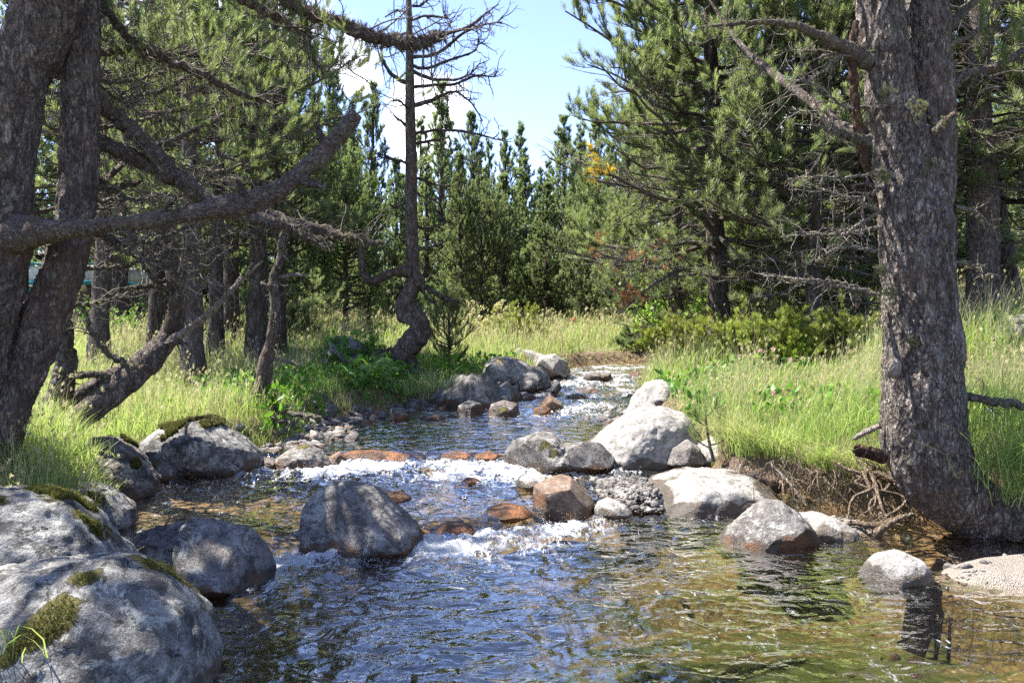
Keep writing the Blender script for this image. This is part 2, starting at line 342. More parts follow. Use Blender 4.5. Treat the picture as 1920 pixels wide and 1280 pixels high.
def xl(y): return np.interp(y, LP[:, 1], LP[:, 0])
def xr(y): return np.interp(y, RP[:, 1], RP[:, 0])
def sides(x, y):
    """distance outside the stream (>0) or inside (<0), and side -1 left / 1 right"""
    dl, dr = pdist(x, y, LP[::3]), pdist(x, y, RP[::3])
    left = (x < xl(y)) & (y <= 17.3); left |= (y > 17.3) & (x <= 6.1)
    right = ((x > xr(y)) | ((y > 17.3) & (x > 6.1)) | (x > 6.1)) & ~left
    d = np.where(left, dl, np.where(right, dr, -np.minimum(dl, dr)))
    return d, np.where(left, -1, np.where(right, 1, 0))
def ground_parts(x, y):
    x = np.asarray(x, float).ravel(); y = np.asarray(y, float).ravel()
    d, s = sides(x, y); wl = wlevel(np.clip(x, -4, 4), y)
    n = fbm(P3(x * .5, y * .5, x * 0), 3); n2 = fbm(P3(x * 2.3, y * 2.3, x * 0 + 5), 3)
    rw = np.where(y > 17, sstep(2, 12, x), (s > 0) * 1.0)
    lift = .28 + .08 * rw; bankw = .35 - .17 * rw
    up = lift * sstep(.0, 1, d / bankw) + (.055 + .105 * rw) * np.clip(d - .3, 0, 9) + (.02 + .05 * rw) * np.clip(d - 9, 0, 30)
    up = np.minimum(up, 3.4) * (1 - .35 * sstep(17, 26, y))
    up = up + sstep(.2, 1.5, d) * (n * .13 + n2 * .035)
    up = up + .34 * np.exp(-((x - 3.7) / .9) ** 2 - ((y - 6.1) / .55) ** 2) * (d > 0) * sstep(0, .25, d) + .26 * np.exp(-((x + 3.4) / .7) ** 2 - ((y - 5.5) / .6) ** 2) * sstep(0, .3, d)
    # gravel shelf in front of the leaning pine and at the frame's lower right
    shelf = sstep(.95, .55, np.hypot((x - 2.1) / .62, (y - 5.6) / .36)); shelf2 = sstep(1, .6, np.hypot((x - 3.25) / 1.0, (y - 4.5) / .42))
    dep = .06 + .40 * sstep(0, 1.5, -d) * np.where(y < 5, 1, .55) + .03 * n2
    dep = dep * np.where(y > 7.3, .6, 1)
    dep = dep + .35 * np.exp(-((x + .5) / 1.25) ** 2 - ((y - 3.0) / 1.6) ** 2) - .12 * sstep(.8, 2.6, x) * sstep(6, 4, y)
    z = np.where(d > 0, wl + up - .02, wl - np.maximum(dep, .05) * sstep(-.02, .3, -d) - .03)
    g = np.maximum(shelf, shelf2); right_cut = (x > 1.2) & (x < 3.4) & (y > 5.2) & (y < 6.5)
    zz = np.where(g > 0, np.maximum(z, wl - .06 + g * np.where(shelf2 > 0, .12, .095) + n2 * .008), z)
    return zz, d, s, wl, g, shelf2
def gz(x, y): return ground_parts(x, y)[0]
def gz1(x, y): return float(gz(np.array([x]), np.array([y]))[0])

def ray_ground(px, py):
    Y = np.arange(3, 70, .05); x = (px - 960) / F * Y; z = H - (py - HY) / F * Y
    k = np.nonzero(gz(x, Y) > z)[0]; return float(Y[k[0]]) if len(k) else 60.0
def axis(segs):
    out = []
    for a, b, st in segs: out.append(np.arange(a, b, st))
    out.append(np.array([segs[-1][1]])); return np.concatenate(out)
def build_ground():
    xs = axis([(-160, -40, 8), (-40, -12, 1.2), (-12, -4.5, .2), (-4.5, 4.5, .045), (4.5, 12, .2), (12, 40, 1.2), (40, 160, 8)])
    ys = axis([(-30, -2, 1.5), (-2, 2.4, .2), (2.4, 8.5, .045), (8.5, 18.5, .09), (18.5, 40, .6), (40, 260, 6)])
    X, Y = np.meshgrid(xs, ys); x, y = X.ravel(), Y.ravel()
    z, d, s, wl, g, sh2 = ground_parts(x, y)
    far = sstep(60, 200, np.hypot(x, y)); z = z + far * 4
    nx, ny = len(xs), len(ys); i = (np.arange(ny - 1)[:, None] * nx + np.arange(nx - 1)[None]).ravel()
    b = MB(); b.add(P3(x, y, z), np.stack([i, i + 1, i + nx + 1, i + nx], -1))
    bed = sstep(.08, -.02, z - wl) * (d < .15); dry = np.clip(sstep(.75, .1, d) * (d > -.1) + .6 * sstep(.2, .5, fbm(P3(x * .7, y * .7, x * 0 + 9), 3)), 0, 1)
    weed = np.exp(-((x - 1.3) / 1.2) ** 2 - ((y - 3.7) / .9) ** 2) - .35 * sstep(1.7, 2.8, x - (y - 3.6) * .3) - .7 * (y > 5.2)
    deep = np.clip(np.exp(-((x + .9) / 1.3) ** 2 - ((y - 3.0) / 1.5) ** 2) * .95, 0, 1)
    path = sstep(.5, .2, np.abs(y - 21.5 - .1 * (x - 1))) * sstep(-1.5, -.5, x) * sstep(8, 6, x); dry = np.maximum(dry, path)
    grav = np.clip(g * 1.4, 0, 1)
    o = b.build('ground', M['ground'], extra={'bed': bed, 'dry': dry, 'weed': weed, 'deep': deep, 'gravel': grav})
    o['kind'] = 'structure'
build_ground()

def quadless(v, f): return np.array(v, float), np.array(f)
def shoot_far(seed, n=11, ln=.62, w=.13):
    """a short needle brush, axis +Z, unit length: n pointed blades"""
    rg = np.random.default_rng(seed); V, Fc = [], []
    for i in range(n):
        a = i * 2.4 + rg.uniform(-.3, .3); z0 = i / n * .75; o = R_(rg.uniform(28, 62)) if i < n - 1 else .1
        d = np.array([math.cos(a) * math.sin(o), math.sin(a) * math.sin(o), math.cos(o)]); sd = np.array([-math.sin(a), math.cos(a), 0]) * w
        b = np.array([0, 0, z0]); l = ln * rg.uniform(.7, 1.1)
        V += [b + sd * .55, b - sd * .55, b + d * l * .6 - sd * .8, b + d * l, b + d * l * .6 + sd * .8]; k = i * 5
        Fc += [[k, k + 1, k + 2, k + 4]] ; V[-2] = b + d * l
        Fc += [[k + 4, k + 2, k + 3, k + 3]]
    V = np.array(V); tri = []
    for q in Fc:
        if q[2] == q[3]: tri.append(q[:3])
        else: tri += [[q[0], q[1], q[2]], [q[0], q[2], q[3]]]
    return V, np.array(tri)
def shoot_near(seed, n=44, ln=.55, w=.022):
    rg = np.random.default_rng(seed); V, Fc = [], []
    for i in range(n):
        a = i * 2.399 + rg.uniform(-.3, .3); z0 = (i / n) ** .8 * .85; o = R_(rg.uniform(24, 58) * (1.15 - .6 * i / n))
        d = np.array([math.cos(a) * math.sin(o), math.sin(a) * math.sin(o), math.cos(o)]); sd = np.array([-math.sin(a), math.cos(a), 0]) * w
        b = np.array([0, 0, z0]); l = ln * rg.uniform(.75, 1.1)
        V += [b + sd, b - sd, b + d * l]; Fc.append([3 * i, 3 * i + 1, 3 * i + 2])
    return np.array(V), np.array(Fc)
TUFT = {'far': [shoot_far(i, 15, .6, .075) for i in range(3)], 'mid': [shoot_far(i + 9, 30, .62, .03) for i in range(3)], 'near': [shoot_near(i) for i in range(3)], 'moss': [shoot_near(i + 40, 9, .8, .09) for i in range(3)]}
def put_tufts(mb, P, D, S, kind, rg, val=None, mat=0):
    if len(P) == 0: return
    k = rg.integers(0, 3, len(P)); val = rg.random(len(P)) if val is None else val
    for j in range(3):
        m = k == j
        if m.any():
            tv, tf = TUFT[kind][j]; V, f = scatter(tv, tf, P[m], D[m], S[m]); mb.add(V, f, np.repeat(val[m], len(tv)), mat)
# boulders first as data: the water foams round them
# name, label, material, Y, half depth, outline (photo px), sharpness
ROCKS = [
 ('boulder', 'huge mottled boulder with dark moss pads, filling the lower left corner of the picture', 'rock_moss', 3.15, .62, [(-260, 1200), (-150, 1100), (0, 1072), (100, 1058), (210, 1052), (290, 1085), (350, 1140), (385, 1200), (399, 1290), (390, 1420), (-260, 1420)], .3),
 ('boulder', 'large mossy boulder with green top just behind the lower left corner boulder', 'rock_moss', 3.95, .55, [(-190, 1050), (-120, 960), (-20, 922), (40, 918), (115, 934), (168, 975), (215, 1030), (250, 1075), (255, 1180), (-190, 1180)], .3),
 ('boulder', 'split angular grey boulder with a sharp peak beside the dark pool', 'rock_grey', 4.35, .34, [(318, 1130), (322, 1060), (338, 1000), (348, 974), (420, 984), (452, 990), (486, 1015), (512, 1072), (508, 1095), (430, 1120), (400, 1165), (330, 1170)], .8),
 ('boulder', 'cracked brown rock slab tucked behind the split angular boulder', 'rock_grey', 4.62, .3, [(236, 1040), (262, 1002), (300, 984), (345, 978), (400, 975), (440, 985), (450, 1060), (420, 1130), (250, 1120)], .7),
 ('boulder', 'low rock with a hanging orange moss cushion near the left bank', 'rock_moss', 5.25, .34, [(40, 930), (90, 908), (158, 903), (206, 922), (246, 952), (251, 980), (235, 1000), (150, 1010), (40, 1000)], .5),
 ('boulder', 'dark round boulder with mossy crown at the water edge under the big left pines', 'rock_dark', 6.15, .42, [(112, 880), (122, 845), (160, 821), (208, 820), (256, 852), (290, 900), (298, 920), (290, 945), (200, 960), (120, 930)], .25),
 ('boulder', 'broad pale boulder with moss streaks down its face on the left shore', 'rock_moss', 6.95, .5, [(263, 868), (268, 826), (305, 800), (372, 787), (402, 792), (440, 814), (486, 850), (494, 880), (440, 900), (340, 905), (275, 895)], .45),
 ('rock', 'small rounded rock wedged between the dark boulder and the broad pale boulder', 'rock_dark', 6.55, .16, [(274, 880), (282, 862), (305, 858), (328, 876), (335, 905), (300, 915), (278, 905)], .3),
 ('rock', 'smooth grey rock at the left end of the orange ledge', 'rock_grey', 7.15, .3, [(510, 880), (518, 858), (545, 842), (575, 834), (600, 843), (622, 868), (626, 890), (560, 900), (512, 895)], .35),
 ('rock', 'round grey stone on the shore beside the crooked dead snag', 'rock_grey', 8.3, .22, [(492, 828), (500, 808), (522, 800), (548, 804), (560, 825), (556, 845), (495, 845)], .3),
 ('boulder', 'big dome shaped boulder with orange stained foot standing alone in midstream', 'rock_grey', 5.1, .42, [(568, 1010), (570, 950), (598, 918), (650, 903), (700, 915), (748, 955), (785, 988), (793, 1018), (770, 1060), (580, 1065)], .42),
 ('boulder', 'low craggy rock shelf between white water and the great pale boulder', 'rock_grey', 7.0, .36, [(925, 882), (928, 852), (955, 828), (1012, 813), (1040, 815), (1060, 832), (1100, 828), (1140, 830), (1160, 866), (1100, 892), (930, 895)], .7),
 ('boulder', 'great pale smooth boulder with sloping back on the right side of the stream', 'rock_pale', 7.6, .6, [(1070, 862), (1105, 830), (1160, 788), (1205, 764), (1240, 760), (1280, 774), (1306, 806), (1326, 850), (1322, 892), (1160, 900), (1085, 888)], .12),
 ('boulder', 'white sunlit boulder upstream behind the great pale boulder', 'rock_pale', 9.2, .5, [(1170, 790), (1184, 748), (1212, 717), (1240, 712), (1268, 724), (1290, 758), (1305, 800), (1180, 812)], .55),
 ('rock', 'smooth grey rock leaning on the right flank of the great pale boulder', 'rock_grey', 7.1, .2, [(1248, 870), (1262, 842), (1290, 824), (1312, 838), (1320, 868), (1290, 885)], .25),
 ('rock', 'pale angular rock below the little pine sapling', 'rock_pale', 7.2, .22, [(1300, 870), (1305, 838), (1335, 818), (1365, 832), (1385, 870), (1340, 885)], .5),
 ('rock', 'rough brown craggy rock with orange left face in midstream', 'rock_brown', 5.85, .26, [(996, 960), (1000, 912), (1030, 890), (1055, 887), (1088, 906), (1115, 932), (1121, 968), (1100, 995), (1000, 990)], .9),
 ('rock', 'small white flat stone poking out above the rough brown craggy rock', 'rock_pale', 6.35, .16, [(966, 910), (972, 894), (996, 887), (1026, 892), (1032, 908), (1000, 920)], .3),
 ('boulder', 'wide flat white sloping boulder at the foot of the right bank', 'rock_pale', 6.45, .78, [(1172, 968), (1190, 925), (1228, 898), (1285, 886), (1350, 884), (1410, 894), (1448, 918), (1472, 950), (1440, 990), (1300, 1005), (1180, 990)], .5),
 ('rock', 'small smooth pale stone at the waterline beside the wide flat white boulder', 'rock_pale', 5.85, .16, [(1110, 965), (1120, 942), (1142, 933), (1172, 944), (1188, 962), (1150, 975)], .2),
 ('boulder', 'two humped grey rock in the calm water below the exposed roots', 'rock_grey', 5.25, .3, [(1340, 1030), (1358, 1000), (1392, 972), (1436, 938), (1462, 936), (1492, 956), (1520, 990), (1546, 1020), (1500, 1050), (1360, 1045)], .45),
 ('rock', 'low sandy rock joined to the right of the two humped grey rock', 'rock_pale', 5.4, .22, [(1490, 1025), (1495, 965), (1530, 958), (1590, 984), (1625, 1010), (1600, 1030)], .5),
 ('rock', 'lone half dry rock in the clear shallows at the lower right', 'rock_pale', 4.5, .2, [(1612, 1085), (1630, 1058), (1660, 1040), (1692, 1034), (1726, 1050), (1750, 1080), (1700, 1112), (1630, 1110)], .4),
 ('boulder', 'rounded tan boulder embedded in the undercut right bank', 'rock_brown', 6.75, .45, [(1360, 900), (1372, 858), (1420, 850), (1490, 860), (1538, 874), (1546, 925), (1500, 952), (1400, 950)], .3),
 ('boulder', 'dark craggy outcrop below the twisted dead tree', 'rock_grey', 11.0, .75, [(765, 782), (782, 762), (800, 738), (826, 709), (860, 706), (905, 704), (940, 722), (978, 752), (980, 780), (900, 795), (770, 795)], .95),
 ('boulder', 'jagged grey rock forming the right shoulder of the dark craggy outcrop', 'rock_grey', 11.3, .5, [(900, 770), (905, 735), (925, 715), (950, 718), (985, 742), (1000, 765), (950, 780)], .95),
 ('boulder', 'low jagged rock at the left foot of the dark craggy outcrop', 'rock_dark', 10.7, .4, [(730, 790), (742, 765), (770, 752), (800, 758), (830, 775), (835, 792), (780, 796)], .92),
 ('rock', 'rough grey boulder at the front of the dark craggy outcrop', 'rock_grey', 10.3, .25, [(852, 785), (860, 760), (880, 750), (902, 756), (912, 782), (880, 795)], .5),
 ('rock', 'smooth dark grey boulder at the right end of the outcrop waterline', 'rock_dark', 10.2, .25, [(912, 782), (920, 758), (945, 750), (970, 756), (976, 780), (940, 794)], .25),
 ('rock', 'brown wedge shaped stone standing in the riffle', 'rock_brown', 10.5, .2, [(1008, 772), (1014, 750), (1032, 741), (1048, 750), (1062, 772), (1030, 782)], .6),
 ('rock', 'round pale orange stone next to the brown wedge stone in the riffle', 'rock_orange', 10.2, .14, [(998, 778), (1002, 764), (1018, 758), (1032, 764), (1034, 780), (1012, 786)], .1),
 ('boulder', 'striped grey boulder with yellow lichen at the bend of the left shore', 'rock_yellow', 13.2, .6, [(898, 705), (908, 682), (930, 668), (962, 668), (990, 680), (1005, 695), (980, 718), (920, 722)], .6),
 ('boulder', 'rounded veined boulder below the striped lichen boulders', 'rock_grey', 12.4, .4, [(958, 730), (968, 702), (990, 688), (1012, 687), (1030, 700), (1034, 726), (1000, 738)], .4),
 ('boulder', 'long tilted slab with yellow lichen edge at the stream bend', 'rock_yellow', 14.4, .5, [(950, 662), (965, 653), (990, 656), (1040, 672), (1068, 690), (1066, 705), (1010, 704), (960, 680)], .8),
 ('boulder', 'bright layered slab behind the tilted lichen slab', 'rock_pale', 14.0, .5, [(1000, 700), (1010, 668), (1040, 664), (1065, 680), (1072, 702), (1040, 712)], .7),
 ('rock', 'grey pebble shaped rock at the foot of the veined boulder', 'rock_grey', 12.0, .2, [(1030, 735), (1036, 718), (1048, 714), (1054, 728), (1044, 738)], .3),
 ('rock', 'small grey stone between the outcrop and the veined boulder', 'rock_grey', 11.6, .2, [(975, 748), (982, 738), (1000, 738), (1008, 748), (990, 756)], .4),
 ('rock', 'flat dark slab lying across the upper riffle', 'rock_dark', 13.9, .35, [(1092, 712), (1098, 700), (1120, 697), (1146, 700), (1152, 712), (1120, 718)], .6),
 ('rock', 'low brown rock breaking the middle riffle', 'rock_brown', 11.6, .25, [(1058, 752), (1064, 741), (1086, 738), (1104, 744), (1108, 752), (1080, 757)], .5),
 ('rock', 'wet rounded rock with white water over it in the middle riffle', 'rock_grey', 12.4, .25, [(1074, 738), (1084, 727), (1108, 724), (1126, 732), (1128, 740), (1100, 744)], .3),
 ('rock', 'thin dark rock in the riffle beside the white sunlit boulder', 'rock_dark', 9.9, .2, [(1098, 792), (1108, 783), (1130, 782), (1142, 790), (1120, 796)], .5),
 ('rock', 'flat brown rock far up the stream below the juniper', 'rock_brown', 14.6, .3, [(1176, 706), (1182, 698), (1204, 696), (1216, 702), (1204, 708)], .5),
 ('boulder', 'lichen grey boulder standing in the tall grass of the left meadow', 'rock_grey', 13.0, .4, [(598, 690), (606, 655), (625, 632), (648, 627), (676, 640), (694, 662), (700, 692)], .45),
 ('rock', 'pale grey stone among leaves left of the twisted dead tree', 'rock_grey', 11.9, .2, [(694, 690), (700, 672), (716, 668), (730, 678), (732, 694)], .4),
 ('rock', 'whitish stone at the roots of the twisted dead tree', 'rock_pale', 11.8, .2, [(735, 696), (740, 680), (752, 677), (764, 690), (766, 700)], .4),
 ('rock', 'yellow mossy stone half buried under the ferns', 'rock_yellow', 11.3, .25, [(668, 698), (676, 684), (696, 680), (710, 692), (712, 704)], .3),
 ('rock', 'brown stone on the gravel spit under the ferns', 'rock_brown', 9.7, .16, [(728, 788), (734, 776), (750, 771), (764, 776), (768, 788), (748, 794)], .5),
 ('rock', 'tan wedge stone at the left tip of the gravel spit', 'rock_brown', 9.4, .14, [(668, 797), (680, 790), (696, 785), (700, 795), (684, 801)], .5),
 ('rock', 'grey flat stone at the right of the gravel spit', 'rock_grey', 9.8, .2, [(784, 786), (796, 776), (820, 775), (836, 782), (830, 792), (800, 794)], .4),
 ('rock', 'dark low stone against the foot of the craggy outcrop', 'rock_dark', 10.0, .2, [(834, 788), (842, 776), (858, 776), (866, 788), (850, 794)], .4),
 ('rock', 'rusty submerged rock with water sliding over it left of the craggy brown rock', 'rock_orange', 5.72, .2, [(900, 965), (915, 950), (945, 943), (985, 948), (1002, 962), (960, 975)], .3),
 ('rock', 'orange rock under the first little fall right of the dome boulder', 'rock_orange', 5.42, .14, [(795, 995), (815, 984), (845, 978), (880, 982), (895, 995), (850, 1005)], .3),
 ('rock', 'thin orange rock in the fall touching the dome boulder', 'rock_orange', 5.36, .1, [(740, 1003), (765, 988), (790, 985), (812, 994), (800, 1008)], .3),
 ('rock', 'dark wet rock just behind the dome boulder', 'rock_brown', 6.0, .14, [(705, 942), (720, 925), (745, 920), (770, 930), (772, 944)], .3),
 ('rock', 'small orange stone in the rapids below the ledge', 'rock_orange', 6.35, .08, [(846, 916), (852, 909), (868, 907), (882, 912), (880, 918)], .2),
 ('rock', 'purple brown stone in the rapids below the ledge', 'rock_brown', 6.5, .1, [(862, 905), (872, 896), (890, 895), (902, 902), (896, 908)], .3),
 ('rock', 'long rusty ledge rock with a curtain of water at the left of the second fall', 'rock_orange', 7.42, .2, [(622, 876), (630, 852), (668, 842), (720, 844), (768, 847), (788, 858), (786, 876), (700, 886)], .3),
 ('rock', 'bright orange ledge rock in the middle of the second fall', 'rock_orange', 7.42, .16, [(820, 862), (830, 847), (856, 843), (884, 848), (892, 860), (860, 868)], .3),
 ('rock', 'amber ledge rock touching the low craggy shelf', 'rock_orange', 7.4, .16, [(884, 862), (892, 848), (918, 844), (935, 850), (940, 864)], .3),
 ('rock', 'dark dripping rock between the smooth grey rock and the ledge', 'rock_brown', 7.25, .14, [(612, 880), (618, 856), (636, 846), (650, 858), (652, 882)], .4),
 ('rock', 'mossy wet stone with a thin waterfall beside the broad pale boulder', 'rock_dark', 7.05, .14, [(482, 888), (488, 866), (506, 858), (524, 866), (530, 888)], .4),
 ('boulder', 'grey boulder resting in the grass far to the right behind the leaning pine', 'rock_grey', 8.0, .5, [(1868, 640), (1880, 610), (1910, 590), (1960, 585), (2000, 610), (2010, 645)], .4),
 ('rock', 'small pale rock among dry grass on the right rise', 'rock_pale', 12.0, .3, [(1822, 560), (1832, 545), (1850, 540), (1868, 552), (1872, 565)], .4),
 ('rock', 'whitish stone with yellow lichen in the grass left of the big trunk', 'rock_yellow', 10.5, .25, [(1508, 655), (1518, 636), (1538, 630), (1552, 642), (1556, 658)], .4),
 ('rock', 'dark stone in shadow at the left edge of the big trunk', 'rock_dark', 10.0, .25, [(1588, 650), (1594, 626), (1612, 618), (1632, 630), (1640, 652)], .4),
]
RC = []   # centre x, y, radius of each rock that stands in water, for foam
def ico(sub):
    import bmesh
    bm = bmesh.new(); bmesh.ops.create_icosphere(bm, subdivisions=sub, radius=1)
    v = np.array([x.co[:] for x in bm.verts]); f = np.array([[a.index for a in q.verts] for q in bm.faces]); bm.free(); return v, f
ICO = {k: ico(k) for k in (2, 3, 5, 6)}
def rock_shape(Y, D, outline, sharp, seed, sub):
    v, f = ICO[sub]; v = v.copy()
    pts = np.array([W(px, py, Y)[[0, 2]] for px, py in outline]); c = (pts.min(0) + pts.max(0)) / 2
    c[1] = pts[:, 1].min() + (pts[:, 1].max() - pts[:, 1].min()) * .42
    th = np.linspace(-np.pi, np.pi, 361); d = np.stack([np.cos(th), np.sin(th)], -1); r = np.zeros(361)
    n = len(pts)
    for i in range(n):
        a, b = pts[i] - c, pts[(i + 1) % n] - c; e = b - a
        den = d[:, 0] * e[1] - d[:, 1] * e[0]; den = np.where(np.abs(den) < 1e-9, 1e-9, den)
        t = (a[0] * e[1] - a[1] * e[0]) / den; s = (a[0] * d[:, 1] - a[1] * d[:, 0]) / den
        ok = (t > 0) & (s >= -1e-6) & (s <= 1 + 1e-6); r = np.where(ok, np.maximum(r, t), r)
    k = 2 if sharp > .6 else 4; r = np.convolve(np.concatenate([r[-k - 1:-1], r, r[1:k + 1]]), np.hanning(2 * k + 1) / np.hanning(2 * k + 1).sum(), 'valid')
    rr = np.interp(np.arctan2(v[:, 2], v[:, 0]), th, r)
    # facets: flatten the ball with a few planes before scaling so that the stone gets broad faces and edges
    rg = np.random.default_rng(seed); q = v.copy()
    for _ in range(int(4 + 14 * sharp)):
        nn = rg.normal(size=3); nn[1] *= 1.6; nn /= np.linalg.norm(nn); nn[1] = -abs(nn[1]) if rg.random() < .75 else nn[1]
        off = rg.uniform(.72, .93) ; h = q @ nn - off; q = q - np.clip(h, 0, None)[:, None] * nn * (.55 + .35 * sharp)
    radial = np.linalg.norm(q, axis=1, keepdims=True); side = np.abs(v[:, 1:2])
    v = v * (1 - side * (1 - radial))
    rm = (r.min() + r.max()) / 2
    p = P3(v[:, 0] * rr, v[:, 1] * D, v[:, 2] * rr)
    nd = nrm(p / np.array([rm, D, rm]) ** 2)
    s0 = np.array([seed * 3.1, seed * 1.7, 0]); sc = 1 / max(rm, .05)
    amp = rm * (.05 + .10 * sharp) * (1.9 if sharp > .9 else 1)
    dsp = fbm(p * sc * 1.3 + s0, 3) * amp * (.35 + .65 * np.abs(v[:, 1])) + (ridged(p * sc * 2.6 + s0, 4) - .3) * amp * .55 * sharp + fbm(p * sc * 7 + s0, 4, .6) * rm * .022
    p = p + nd * dsp[:, None]
    ext = np.array([rm, D, rm])
    for _ in range(int(18 * sharp - 4)):
        nn = rg.normal(size=3) * [1, .8, 1]; nn[1] = -abs(nn[1]) - .35; nn /= np.linalg.norm(nn); sup = (p @ nn).max(); off = sup * (rg.uniform(.62, .87) if sharp > .65 else rg.uniform(.72, .92))
        h = p @ nn - off; p = p - np.clip(h, 0, None)[:, None] * nn * (.92 if sharp > .65 else .75)
    return p, f, np.array([c[0], Y, c[1]]), rm
def build_rocks():
    for i, (nm, lab, mt, Y, D, outl, sharp) in enumerate(ROCKS):
        sub = 6 if Y < 8 and D > .25 else 5
        bx, by = np.mean([q[0] for q in outl]), max(q[1] for q in outl)
        if float(sides(np.array([(bx - 960) / F * Y]), np.array([Y]))[0][0]) > .45: Y = ray_ground(bx, by - 4)
        p, f, c, rm = rock_shape(Y, D, outl, sharp, i + 1, sub)
        w = p + c
        wl = wlevel(np.clip(w[:, 0], -4, 4), w[:, 1]); wet = sstep(.15, .0, w[:, 2] - wl + .07 * fbm(w * 5, 3))
        dd, ss = sides(np.array([c[0]]), np.array([Y - D * .7]))
        if dd[0] > .25: wet = wet * 0
        if mt == 'rock_orange': wet = np.maximum(wet, .75)
        q = nrm(p / np.array([rm, D, rm]) ** 2)[:, 2]; ms = {'rock_moss': .0, 'rock_yellow': .25, 'rock_dark': .05, 'rock_grey': .42}.get(mt, 9)
        moss = sstep(-.06, .3, fbm(w * 2.6 + i, 3) * .9 + .3 * q - ms - .38) * (1 - wet)
        b = MB(); b.add(w, f)
        o = b.build(nm, [M[mt]], extra={'wet': wet, 'moss': moss}, origin=(c[0], c[1], max(gz1(c[0], c[1]), p[:, 2].min() + c[2])))
        if mt == 'rock_orange': o.location.z -= .01
        if i in (0, 1, 4, 5, 6):
            rgm = np.random.default_rng(i); vi = np.nonzero((moss > .75) & (w[:, 1] < Y + .2))[0]
            if len(vi):
                vi = rgm.choice(vi, 5200); cr = MB(); sz = .0032 * Y * rgm.uniform(.6, 1.3, len(vi)); put_tufts(cr, w[vi] + rgm.normal(0, .006, (len(vi), 3)), nrm(p[vi] / np.array([rm, D, rm]) ** 2) + [0, 0, .4] + rgm.normal(0, .3, (len(vi), 3)), sz, 'moss', rgm)
                mo_ = cr.build('moss', M['mossgreen'], o, False); mo_.location = -o.location
        tag(o, lab, nm, 'rocks in and beside the stream')
        if dd[0] < .3: RC.append((c[0], c[1], max(abs(p[:, 0]).max(), .05), D, mt == 'rock_orange'))
build_rocks()

